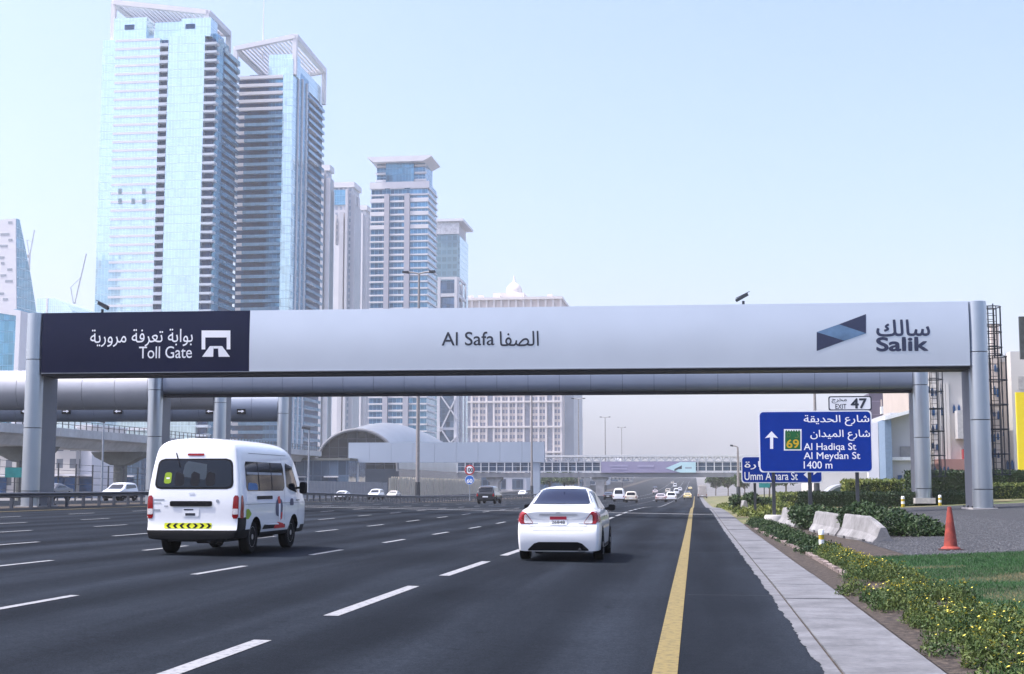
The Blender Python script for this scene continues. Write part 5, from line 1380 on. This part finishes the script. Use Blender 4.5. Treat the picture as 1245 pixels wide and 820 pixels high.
t10 = thing('hazy_block', 'low hazy glass block with sloped roof right of the sail building', 'building', (XH(66), YH, 0))
MB().prism([(XH(44), 0), (XH(90), 0), (XH(88), Zp(378, YH, 60)), (XH(80), Zp(370, YH, 60)), (XH(66), Zp(363, YH, 60)), (XH(44), Zp(363, YH, 60))], 'y', YH, YH+40).build('glass_body', M_glT, t10)
bx('white_mullion', M_spand, t10, XH(56), XH(58), YH-.5, YH-.05, 0, Zp(363, YH, 60))
def crane(p0, p1, Y, label):
    A = atY(*p0, Y); B = atY(*p1, Y)
    r = thing('tower_crane', label, 'crane', (A.x, Y, 0), group='tower cranes far behind')
    MB().bar((A.x, Y, 0), (A.x, Y, A.z+3), 1.1, 1.1).build('mast', M_steel, r)
    MB().bar(A, B, .7, .7).build('jib', M_steel, r)
    MB().bar(A, (A.x-3, Y, A.z+14), .5, .5).build('apex', M_steel, r); MB().bar((A.x-3, Y, A.z+14), (A.x+(B.x-A.x)*.55, Y, A.z+(B.z-A.z)*.55), .35, .35).build('tie', M_steel, r)
    MB().box(A.x-4.5, A.x-1, Y-1, Y+1, A.z-1, A.z+1.6).build('counterweight', M_conc, r)
    return r
crane((90, 373), (105, 309), 950, 'hazy luffing crane just left of the tallest tower')
crane((36, 312), (42, 280), 1100, 'thin distant crane behind the sail building')

# ------------------------------------------------------------------ metro viaduct, station
XV = -85.0; zv = 9.2
via = thing('metro_viaduct', 'raised concrete metro viaduct running behind the opposite gates', 'viaduct', (XV-5, 200, 0))
sec = [(XV, zv), (XV, zv-1.15), (XV-1.4, zv-1.35), (XV-2.3, zv-2.5), (XV-7.7, zv-2.5), (XV-8.6, zv-1.35), (XV-10, zv-1.15), (XV-10, zv), (XV-9.7, zv), (XV-9.7, zv-.9), (XV-.3, zv-.9), (XV-.3, zv)]
y = 100.0; PIER = [116, 148, 180, 212, 246, 280, 314]
for y0, y1 in zip(PIER[:-1], PIER[1:]): MB().prism(sec, 'y', y0+.04, y1-.04).build('deck_span', mat('viaduct_parapet', (.50, .51, .51), .8, stain=.15, vs=1), via)
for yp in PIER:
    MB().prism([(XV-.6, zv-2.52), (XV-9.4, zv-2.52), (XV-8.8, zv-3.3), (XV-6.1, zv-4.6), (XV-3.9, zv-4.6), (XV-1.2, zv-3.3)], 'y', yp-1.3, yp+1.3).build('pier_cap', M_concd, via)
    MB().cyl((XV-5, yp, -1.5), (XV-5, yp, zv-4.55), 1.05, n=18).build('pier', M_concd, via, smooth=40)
y = 118.0
while y < 312:
    b = MB(); b.bar((XV-.15, y, zv), (XV-.15, y+.25, zv+1.15), .10, .12)
    piece('rail_post', M_dark, via, XV-.2, XV-.1, y, y+.12, zv, zv+1.1); y += 1.9
for z in (.55, 1.1): MB().bar((XV-.15, 116, zv+z), (XV-.15, 314, zv+z), .06, .08).build('handrail', M_dark, via)
# station: long shell with an arched mouth
sta = thing('metro_station', 'metro station with curved shell roof and dark arched end', 'station', (-86, 330, 0))
y0s = 348.0; cxs = (Xp(384, y0s, 550)+Xp(484, y0s, 550))/2; hws = (Xp(484, y0s, 550)-Xp(384, y0s, 550))/2
zts = Zp(524, y0s+50, 470); zbs = 5.0
sh = MB(); NA, NL = 24, 16
for j in range(NL+1):
    t = j/NL; yy = y0s + 150*t; k = math.sqrt(max(0, 1-(t*.99)**2.6)); k2 = (.74+.26*math.sin(math.pi*.5*min(1, t*3.4)))*k
    for i in range(NA+1):
        a = math.pi*i/NA; lean = -7*(math.sin(a))*(1 if j < 3 else 0)*(1-j/3)
        sh.v.append((cxs - hws*k**.7*math.cos(a), yy+lean*0, zbs+(zts-zbs+2.0)*k2*math.sin(a)**.9))
for j in range(NL):
    for i in range(NA): sh.f.append((j*(NA+1)+i, j*(NA+1)+i+1, (j+1)*(NA+1)+i+1, (j+1)*(NA+1)+i))
sh.build('roof_shell', mat('shell_roof', (.36, .38, .40), .38, metal=.65, var=.08, vs=.2), sta, smooth=60)
rim = MB(); ptsr = [sh.v[i] for i in range(NA+1)]
rim.tube([(p[0], p[1]-.3, p[2]) for p in ptsr], .4, 8); rim.build('arch_rim', mat('arch_rim', (.16, .17, .19), .5), sta, smooth=50)
g = MB(); g.v = [(p[0], p[1]+1.5, p[2]) for p in ptsr]; g.f = [tuple(range(NA+1))]; g.build('end_glazing', facade('station_glazing', (.012, .018, .026), (.03, .04, .055), 2.2, 2.4, .08, .06, rough=.15, metal=.3), sta)
MB().box(cxs-hws, cxs+hws, y0s+1, y0s+140, -2, zbs+.6).build('concourse', mat('concourse_glass', (.05, .07, .10), .2, metal=.3, var=.3, vs=.2), sta)
for px0_, px1_ in ((474, 482), (497, 516), (528, 540)):
    bx('poster_panel', M_spand, sta, Xp(px0_, 470, 575), Xp(px1_, 470, 575), 470, 470.3, -1.5, Zp(560, 470, 500))
b = MB(); c = atY(506, 575, 469.9); b.prism([(c.x+1.2*math.cos(t)*(.6 if i % 2 else 1), c.z+2.0*math.sin(t)*(.6 if i % 2 else 1)) for i, t in enumerate([k*math.pi/5 for k in range(10)])], 'y', 469.8, 469.95); b.build('poster_print', mat('poster_magenta', (.25, .04, .12), .6), sta)

# plain back of a wide gantry panel across the opposite carriageway
YG = 312.0
gp = thing('gantry', 'wide plain grey blue gantry panel crossing the opposite lanes before the station', 'gantry', (Xp(540, YG, 550), YG, -1))
xg0, xg1 = Xp(423.5, YG, 550), Xp(661.5, YG, 550); zg0, zg1 = Zp(562.5, YG, 540), Zp(538, YG, 540)
k = 9; wg = (xg1-xg0)/k
M_gp = mat('gantry_panel', (.36, .42, .50), .5, metal=.2, var=.04, vs=.1)
for i in range(k): piece('panel', M_gp, gp, xg0+wg*i+.02, xg0+wg*(i+1)-.02, YG, YG+2.4, zg0, zg1)
for px in (429, 651): xx = Xp(px, YG, 580); piece('column', M_gp, gp, xx-.9, xx+.9, YG+.3, YG+2, -2.5, zg0)
# hoarding in front of the station, along the far edge of the opposite carriageway
hd = thing('site_hoarding', 'tan corrugated hoarding in front of the station', 'hoarding', (-70, 380, -1))
M_hoard = mat('tan_hoarding', (.60, .54, .44), .7, var=.12, vs=.8)
y = 318.0
while y < 455:
    z = surf(-70, y); piece('board', M_hoard, hd, -70.1, -69.95, y, y+2.2, z, z+4.4+.25*math.sin(y)); piece('board_post', M_hoard, hd, -69.94, -69.7, y+2.2, y+2.5, z, z+4.6); y += 2.5
hd2 = thing('site_hoarding', 'grey panel fence under the viaduct left of the tan hoarding', 'hoarding', (-70, 270, -1))
y = 236.0
while y < 316:
    z = surf(-70, y); piece('board', mat('grey_hoarding', (.26, .27, .29), .7, var=.1, vs=.8), hd2, -70.1, -69.95, y, y+2.3, z, z+3.2); y += 2.5
fn = thing('mesh_fence', 'tall dark post and wire fence behind the opposite lanes at left', 'fence', (-72, 150, 0))
y = 120.0; k = 0
while y < 235:
    z = surf(-72, y); MB().bar((-72, y, z), (-72, y, z+4.4), .13, .13).build('post', M_dark, fn); y += 4.6
for q in (.4, 1.2, 2.0, 2.8, 3.6, 4.3):
    ys_ = [120] + [p[0] for p in PROF if 120 < p[0] < 235] + [235]
    MB().tube([(-72, yy, surf(-72, yy)+q) for yy in ys_], .025, 4).build('wire', M_dark, fn)

# ------------------------------------------------------------------ covered footbridge over the road
YF = 378.0
fb_ = thing('footbridge', 'long covered footbridge with lattice truss crossing the whole road', 'footbridge', (Xp(740, YF, 570), YF, -1.8))
xf0, xf1 = Xp(556, YF, 570), Xp(1010, YF, 570)
zz = lambda py: Zp(py, YF, 740)
M_br = mat('bridge_white', (.62, .63, .64), .55, var=.05, vs=.3)
M_brd = mat('bridge_grey', (.20, .21, .23), .6, var=.1, vs=.3)
MB().box(xf0, xf1, YF-.4, YF+5.4, zz(556), zz(553.5)).build('roof', M_br, fb_)
MB().box(xf0, xf1, YF+.2, YF+5, zz(580.5), zz(575)).build('deck', M_brd, fb_)
MB().box(xf0, xf1, YF+.9, YF+4.6, zz(572.5), zz(562.5)).build('glazing', M_glD, fb_)
for p0, p1 in ((562.6, 561.2), (572.6, 573.8), (567, 567.6)): MB().box(xf0, xf1, YF+.3, YF+.6, zz(max(p0, p1)), zz(min(p0, p1))).build('rail_beam', M_br, fb_)
nx = 46; wx = (xf1-xf0)/nx
for i in range(nx+1):
    x = xf0+wx*i; piece('truss_post', M_br, fb_, x-.14, x+.14, YF-.05, YF+.25, zz(575), zz(556))
    if i < nx: MB().bar((x, YF+.1, zz(561.5)), (x+wx/2, YF+.1, zz(556)), .22, .22).bar((x+wx/2, YF+.1, zz(556)), (x+wx, YF+.1, zz(561.5)), .22, .22).build('truss_web', M_br, fb_)
def pier(px):
    x = Xp(px, YF, 590); z0 = surf(x, YF)
    MB().prism([(x-1.05, z0-.5), (x+1.05, z0-.5), (x+1.1, zz(587)), (x+2.2, zz(583)), (x+2.2, zz(580.6)), (x-2.2, zz(580.6)), (x-2.2, zz(583)), (x-1.1, zz(587))], 'y', YF+1, YF+4).build('pier', M_conc, fb_)
pier(729); pier(1000); pier(600)
# banner on the bridge
xb0, xb1 = Xp(731, YF, 568), Xp(846, YF, 568)
pf = Plane((0, YF-.30, 0), (1, 0, 0))
M_ban = mat('banner_violet', (.29, .27, .40), .6, var=.05, vs=.2); M_bant = mat('banner_teal', (.50, .72, .75), .6, var=.05, vs=.2)
MB().box(xb0, xb1, YF-.25, YF-.1, zz(575), zz(561.5)).build('banner', M_ban, fb_)
pf.poly([(809, 569.5), (827, 562), (846, 562), (846, 574.8), (827, 574.8)][::-1], M_bant, fb_, .02, 'banner_tail')
pf.poly([(820, 570.5), (829, 566), (829, 570.5)][::-1], M_inkd, fb_, .04, 'banner_mark'); pf.poly([(820, 570.7), (825, 570.7), (820, 573)][::-1], M_inkd, fb_, .04, 'banner_mark')
pf.poly([(833, 568), (841, 568), (841, 570), (833, 570)][::-1], mat('banner_grey', (.32, .40, .45), .6), fb_, .04, 'banner_mark')
for a, c, y0, y1 in ((741, 763, 565.5, 567.5), (743, 762, 569.5, 571), (775, 795, 565.5, 568)): pf.poly([(a, y0), (c, y0), (c, y1), (a, y1)][::-1], mat('banner_text', (.36, .34, .48), .6), fb_, .02, 'banner_lettering')

# ------------------------------------------------------------------ lamp columns
def lamp(px, Y, h, label, X=None, arm=1.85, both=True):
    x = Xp(px, Y, 550); z0 = surf(x, Y)
    r = thing('lamp_post', label, 'lamp post', (x, Y, z0), group='lamp posts')
    MB().cyl((x, Y, z0), (x, Y, z0+h), .26, .13, 12).build('pole', mat('lamp_pole', (.30, .28, .27), .5, metal=.4), r, smooth=40)
    MB().cyl((x, Y, z0), (x, Y, z0+2.4), .34, .30, 12).build('base', M_dark, r, smooth=40)
    for s in ((-1, 1) if both else (-1,)):
        MB().tube([(x, Y, z0+h), (x+s*arm*.4, Y, z0+h+.16), (x+s*arm*.75, Y, z0+h+.18)], .09, 8).build('arm', MATS['lamp_pole'], r, smooth=60)
        MB().prism([(x+s*arm*.7, z0+h+.06), (x+s*arm*1.12, z0+h+.14), (x+s*arm*1.1, z0+h+.36), (x+s*arm*.7, z0+h+.34)], 'y', Y-.28, Y+.28).build('lamp_head', M_dark, r)
    return r
lamp(508, 168, 28, 'nearest tall twin-arm lamp post in front of the banded tower')
lamp(646.5, 288, 28, 'twin-arm lamp post rising at the right end of the gantry panel')
lamp(703.5, 412, 28, 'twin-arm lamp post just right of the cream domed block')
lamp(736, 535, 28, 'fainter twin-arm lamp post, third from the domed block'[:60])
lamp(756, 660, 28, 'faintest twin-arm lamp post, smallest of the row')
lamp(897, 210, 8.2, 'short lamp post left of the half hidden blue sign', arm=1.0, both=False)
lamp(992, 150, 12.5, 'thin pole rising behind the exit plate', arm=.7, both=False)
def thinpole(px, Y, pt, label):
    x = Xp(px, Y, 550); z0 = surf(x, Y)
    r = thing('cctv_pole', label, 'pole', (x, Y, z0)); zt = Zp(pt, Y, px)
    MB().cyl((x, Y, z0), (x, Y, zt), .13, .09, 10).build('pole', M_steel, r, smooth=40)
    MB().bar((x-.9, Y, zt+.1), (x+.1, Y, zt-.1), .3, .3).build('camera_head', M_dark, r)
thinpole(375.5, 170, 521, 'slim pole with camera head right of the minibus'); thinpole(125, 150, 512, 'slim pole left of the minibus behind the fence')

# ------------------------------------------------------------------ right-hand buildings
M_mall = mat('mall_stone', (.46, .405, .37), .75, var=.06, vs=.3, stain=.1); M_pink = mat('mall_pink', (.34, .18, .16), .75, var=.08, vs=.5)
YM = 185.0; XM = lambda px: Xp(px, YM, 540)
ml = thing('shopping_mall', 'beige mall with pointed niches behind the right gate columns', 'building', (XM(1200), YM, .5))
MB().box(XM(1126), XM(1300), YM, YM+40, 0, Zp(437, YM, 1200)).build('wall', M_mall, ml)
MB().box(XM(1126), XM(1182), YM-6, YM-.02, 0, Zp(452, YM, 1150)).build('wing', mat('mall_pale', (.55, .535, .51), .75, var=.05, vs=.3), ml)
MB().box(XM(1126), XM(1160), YM-9, YM-6.02, 0, Zp(560, YM, 1150)).build('pink_base', M_pink, ml)
MB().box(XM(1151), XM(1166), YM-8, YM-6.05, Zp(536, YM, 1160), Zp(503, YM, 1160)).build('bay_box', mat('bay_grey', (.42, .42, .42), .7), ml)
MB().box(XM(1158), XM(1168), YM-7, YM-6.04, 0, Zp(548, YM, 1160)).build('red_shop', mat('shop_red', (.30, .04, .05), .5), ml)
MB().box(XM(1159.5), XM(1165), YM-7.1, YM-7.02, 0, Zp(572, YM, 1160)).build('shop_window', mat('shop_glow', (.45, .25, .2), .5), ml)
MB().box(XM(1208), XM(1218), YM-.8, YM-.02, 0, Zp(395, YM, 1200)).build('tower_bay', M_mall, ml)
MB().box(XM(1226), XM(1300), YM-3, YM-.02, 0, Zp(430, YM, 1240)).build('sign_wing', mat('mall_pale', (.6, .6, .6)), ml)
MB().box(XM(1234), XM(1260), YM-3.1, YM-3.02, Zp(475, YM, 1240), Zp(460, YM, 1240)).build('grey_sign', M_conc, ml)
def niche(px, py, Y, w, h, m=None):
    c = atY(px, py, Y); Pp = [(c.x-w/2, c.z-h/2), (c.x+w/2, c.z-h/2), (c.x+w/2, c.z+h*.15), (c.x, c.z+h/2), (c.x-w/2, c.z+h*.15)]
    MB().prism(Pp, 'y', Y-.05, Y+.3).build('niche_window', M_core, ml)
for py in (565,):
    for px in (1212, 1225, 1231): niche(px, py, YM-.1 if px < 1226 else YM-3.1, .32, 1.2)
for px in (1205.5, 1209.5, 1213.5, 1219, 1222): 
    for py in (450, 475, 502, 530, 552): niche(px+random.uniform(-.6, .6), py+random.uniform(-3, 3), YM-.12 if not 1208 < px < 1218 else YM-.85, .26, random.choice((.7, 1.0, 1.2)))
for px, py in ((1160, 497), (1166, 497), (1166, 520), (1135, 500), (1145, 500), (1141, 500)): niche(px, py, YM-6.1, .3, 1.1)
for px in (1129, 1134, 1139, 1143.5): 
    for py in (478, 520, 545): niche(px+random.uniform(-.5, .5), py+random.uniform(-4, 4), YM-6.1, .26, random.choice((.8, 1.1)))
bx('cornice', M_conc, ml, XM(1126), XM(1182), YM-6.5, YM-5.9, Zp(455, YM, 1150), Zp(451, YM, 1150)); bx('cornice', M_conc, ml, XM(1182), XM(1300), YM-.5, YM+.2, Zp(441, YM, 1200), Zp(436, YM, 1200))
for px in (1137, 1144, 1148, 1153): niche(px, 572, YM-9.1, .26, 1.0)
for px in (1133, 1139, 1143): 
    bx('mall_pilaster', mat('mall_pale', (.6, .6, .6)), ml, XM(px)-.18, XM(px)+.18, YM-6.3, YM-6.03, 0, Zp(470, YM, 1140))
for px in (1210, 1217, 1223): bx('mall_pilaster', M_mall, ml, XM(px)-.2, XM(px)+.2, YM-.4, YM-.03, Zp(560, YM, 1215), Zp(440, YM, 1215))
YN = 165.0; XN = lambda px: Xp(px, YN, 540)
of = thing('grey_showroom', 'grey white angular building left of the right gate columns', 'building', (XN(1090), YN, .5))
MB().box(XN(1082), XN(1125), YN, YN+25, 0, Zp(502, YN, 1100)).build('wall', mat('showroom_grey', (.42, .43, .455), .6, var=.04, vs=.3), of)
MB().prism([(XN(1074), Zp(508, YN, 1080)), (XN(1107), Zp(499, YN, 1100)), (XN(1107), Zp(503, YN, 1100)), (XN(1074), Zp(512, YN, 1080))], 'y', YN-2, YN-.02).build('canopy', M_white, of)
MB().box(XN(1074), XN(1082), YN-1.6, YN+20, 0, Zp(511, YN, 1080)).build('blue_pylon', mat('pylon_blue', (.15, .22, .31), .5), of)
MB().box(XN(1060), XN(1073.6), YN+4, YN+24, 0, Zp(512, YN, 1065)).build('pale_wing', M_spand, of)
MB().box(XN(1083.5), XN(1125), YN-.5, YN-.02, Zp(560, YN, 1100), Zp(556, YN, 1100)).build('ledge', M_white, of)
for px in (1090, 1098): bx('shop_front', M_core, of, XN(px), XN(px+5), YN-.3, YN-.05, 0, Zp(578, YN, 1100))
MB().box(XN(1094), XN(1110), YN-.3, YN-.04, Zp(556, YN, 1100), Zp(543, YN, 1100)).build('grey_bay', mat('bay_dark', (.20, .21, .23), .5), of)
YO = 240.0; XO = lambda px: Xp(px, YO, 540)
pb = thing('purple_building', 'dark violet clad block above the grey showroom', 'building', (XO(1075), YO, .5))
MB().box(XO(1058), XO(1093), YO, YO+30, 0, Zp(478, YO, 1070)).build('wall', facade('violet_cladding', (.13, .11, .16), (.20, .17, .23), 2.2, 3.2, .05, .06, rough=.4, metal=.1), pb)
MB().box(XO(1093.2), XO(1112), YO+2, YO+30, 0, Zp(476, YO, 1100)).build('pale_wall', M_spand, pb)
for px in (1072, 1075.5, 1079, 1082.5): bx('vertical_sign', M_mall, pb, XO(px), XO(px+1.6), YO-.3, YO-.03, Zp(494, YO, 1075), Zp(486, YO, 1075))
MB().box(XO(1071), XO(1081), YO-1.5, YO-.05, Zp(504, YO, 1075), Zp(495, YO, 1075)).build('white_box', M_white, pb)
MB().box(XO(1052), XO(1074), YO-9, YO-.05, 0, Zp(558, YO, 1065)).build('dark_annexe', mat('annexe_mauve', (.16, .11, .14), .6, var=.2, vs=.3), pb)
# yellow banner board and dark hoarding at the frame edge
yb_ = atY(1241, 530, 120); r = thing('yellow_board', 'tall bright yellow advertising board at the right edge', 'billboard', (yb_.x+2, 120, surf(yb_.x, 120)))
MB().box(Xp(1237, 120, 530), Xp(1237, 120, 530)+4.5, 120, 120.3, Zp(583, 120, 1240), Zp(477, 120, 1240)).build('board', mat('board_yellow', (.78, .62, .02), .5, var=.03), r)
for s in (.5, 4): MB().box(Xp(1237, 120, 530)+s-.1, Xp(1237, 120, 530)+s+.1, 120.31, 120.5, surf(30, 120)-.2, Zp(480, 120, 1240)).build('post', M_dark, r)
yb_ = atY(1240, 410, 150); r = thing('dark_billboard', 'dark hoarding high on the mall at the right edge', 'billboard', (yb_.x+2, 150, surf(yb_.x, 150)))
MB().box(Xp(1240, 150, 410), Xp(1240, 150, 410)+6, 150, 150.4, Zp(437, 150, 1240), Zp(385, 150, 1240)).build('board', mat('board_dark', (.05, .06, .06), .5, var=.5, vs=2), r)
MB().box(Xp(1240, 150, 410)+2.7, Xp(1240, 150, 410)+3.3, 150.41, 150.9, surf(30, 150)-.2, Zp(400, 150, 1240)).build('post', M_dark, r)
# arched underpass mouth
YU = 150.0; c = atY(1027, 600, YU)
up = thing('arched_shelter', 'grey arched tunnel mouth behind the hedges under the big sign', 'shelter', (c.x, YU, surf(c.x, YU)))
Ra = Xp(1050, YU, 600)-c.x; z0 = surf(c.x, YU)
arc = lambda R_: [(c.x+R_*math.cos(math.pi*i/16), z0+.4+R_*.78*math.sin(math.pi*i/16)) for i in range(17)]
MB().prism(arc(Ra)+arc(Ra*.86)[::-1], 'y', YU, YU+6).build('arch', mat('arch_grey', (.30, .32, .35), .6), up)
MB().prism(arc(Ra*.85), 'y', YU+1, YU+1.2).build('opening', M_glD, up)
MB().box(c.x-1.15*Ra, c.x+1.6*Ra, YU+6.05, YU+30, z0, Zp(574, YU, 1000)).build('back_wall', mat('mall_pale', (.6, .6, .6)), up)

# ------------------------------------------------------------------ left ground-level buildings seen under the viaduct
M_gridw = facade('left_block_windows', (.10, .115, .14), (.42, .405, .39), 3.2, 2.6, .50, .45, rough=.4, metal=.1, vary=.4)
for i, (a, c_, pt, Y, m, lb) in enumerate(((-60, 24, 520, 260, M_gridw, 'pale block with window grid under the viaduct at far left'), (66, 92, 540, 250, M_gridw, 'cream low block right of the left gate column'),
                                   (92, 111, 520, 252, M_spand, 'plain white block left of the dark glass shed'), (111, 172, 533, 280, M_glD, 'dark glass shed left of the minibus'), (172, 345, 552, 300, M_gridw, 'low block hidden mostly behind the minibus'), (345, 424, 560, 305, M_glD, 'dark low block under the viaduct right of the minibus'))):
    x0, x1 = Xp(a, Y, 570), Xp(c_, Y, 570)
    t = thing('low_building', lb, 'building', ((x0+x1)/2, Y+8, 0))
    MB().box(x0, x1, Y, Y+16, -1.5, Zp(pt, Y, (a+c_)/2)).build('wall', m, t)
    MB().box(x0-.3, x1+.3, Y-.5, Y+16.2, Zp(pt, Y, (a+c_)/2), Zp(pt, Y, (a+c_)/2)+.5).build('parapet', M_concd if m is M_glD else M_spand, t)
    n = max(2, int((x1-x0)/7))
    for k in range(n):
        xx = x0+(x1-x0)*(k+.5)/n; piece('doorway', M_core, t, xx-1, xx+1, Y-.2, Y-.02, -1.2, 3.0); piece('awning', M_spand, t, xx-1.6, xx+1.6, Y-1.4, Y-.25, 3.2, 3.5)
c = atY(18, 575, 140); r = thing('green_sign', 'small teal road sign behind the fence left of the gate column', 'road sign', (c.x, 140, surf(c.x, 140)))
MB().box(c.x-1.05, c.x+1.05, 139.9, 139.96, c.z-.5, c.z+.55).build('board', mat('teal_sign', (.02, .20, .20), .5), r); MB().box(c.x-.06, c.x+.06, 139.97, 140.1, surf(c.x, 140)-.1, c.z+.5).build('post', M_dark, r)
c = atY(929, 588, 170); r = thing('green_sign', 'small teal road sign under the half hidden blue sign', 'road sign', (c.x, 170, surf(c.x, 170)))
MB().box(c.x-.6, c.x+.7, 169.9, 169.96, c.z-.5, c.z+.5).build('board', MATS['teal_sign'], r); MB().box(c.x-.06, c.x+.06, 169.97, 170.1, surf(c.x, 170)-.1, c.z+.5).build('post', M_dark, r)

# low podium buildings far along the left side, seen under the footbridge
for a, c_, pt, Y, m, lb in ((560, 596, 574, 520, M_gridw, 'low podium block seen under the gantry panel, leftmost'), (598, 640, 579, 560, M_spand, 'pale low podium behind the gantry column'), (648, 676, 575, 620, M_glB, 'blue glass podium left of the footbridge pier'),
                            (678, 712, 580, 680, M_gridw, 'pale gridded podium just left of the footbridge pier'), (712, 738, 582, 760, M_spand, 'white podium hidden behind the footbridge pier'), (740, 768, 581, 900, M_gridw, 'far gridded podium right of the footbridge pier')):
    x0, x1 = Xp(a, Y, 590), Xp(c_, Y, 590); t = thing('podium_building', lb, 'building', ((x0+x1)/2, Y+10, surf(x0, Y)))
    MB().box(x0, x1, Y, Y+30, surf(x0, Y)-2, Zp(pt, Y, a)).build('wall', m, t); n = max(2, int((x1-x0)/6))
    for k in range(n): xx = x0+(x1-x0)*(k+.5)/n; piece('bay', M_glD, t, xx-2.2, xx+2.2, Y-.3, Y-.03, surf(x0, Y)+.5, Zp(pt, Y, a)-1.2)
    MB().box(x0-.4, x1+.4, Y-.8, Y+30.2, Zp(pt, Y, a), Zp(pt, Y, a)+.8).build('parapet', M_limew, t)
# distant skyline under and right of the bridge, distant trees
M_far = facade('far_block', (.36, .40, .46), (.52, .53, .54), 4.0, 4.0, .5, .4, rough=.4, metal=.1, vary=.2)
fl = [(700, 718, 566, 1500), (716, 742, 573, 1700), (745, 760, 560, 2100), (764, 778, 572, 1900), (780, 792, 568, 2400), (794, 806, 575, 1800), (808, 822, 570, 2600), (822, 834, 574, 2200), (866, 880, 566, 1300), (879, 896, 572, 1500), (898, 915, 578, 1200), (915, 940, 574, 1400), (944, 965, 571, 1600), (970, 1000, 575, 1300), (1000, 1040, 572, 1500)]
ORD = 'first second third fourth fifth sixth seventh eighth ninth tenth eleventh twelfth thirteenth fourteenth fifteenth'.split()
for (a, c_, pt, Y), od in zip(fl, ORD):
    x0, x1 = Xp(a, Y, 580), Xp(c_, Y, 580)
    t = thing('distant_building', od+' from the left of the faint skyline blocks beyond the footbridge', 'building', ((x0+x1)/2, Y+15, surf(x0, Y)), group='faint blocks on the skyline beyond the footbridge')
    MB().box(x0, x1, Y, Y+30, surf(x0, Y)-3, Zp(pt, Y, a)).build('wall', M_far, t)
    MB().box(x0+(x1-x0)*.2, x1-(x1-x0)*.3, Y+4, Y+20, Zp(pt, Y, a), Zp(pt, Y, a)+4).build('roof', M_spand, t)
for i, (px, Y, h, lb) in enumerate(((935, 240, 5.5, 'round green tree left of centre under the half hidden sign'), (955, 225, 6, 'fuller green tree beneath the street sign, rightmost of the pair'), (870, 430, 6, 'tree on the verge right of the distant truck'), (885, 390, 6, 'tree by the right end of the footbridge'), (905, 330, 5.5, 'tree right of the short lamp post'), (690, 430, 7, 'hazy tree under the footbridge left of the pier'), (668, 440, 7, 'hazy tree below the gantry end'))):
    x = Xp(px, Y, 590); tree((x, Y, surf(x, Y)-.1), h, h*.5, lb, 2600, 'trees beyond the gate')

# ------------------------------------------------------------------ hazy air
hz = MB().box(-1900, 1900, -50, 3300, -6, 260).build('haze', None)
hm = bpy.data.materials.new('haze'); hm.use_nodes = True; nt = hm.node_tree; nt.nodes.clear()
pv = nt.nodes.new('ShaderNodeVolumePrincipled'); om = nt.nodes.new('ShaderNodeOutputMaterial'); nt.links.new(pv.outputs[0], om.inputs['Volume'])
pv.inputs['Color'].default_value = (.94, .97, 1, 1); pv.inputs['Density'].default_value = .0002; pv.inputs['Anisotropy'].default_value = 0.0
hz.data.materials.append(hm); tag(hz, 'pale haze in the air', 'haze', kind='stuff')
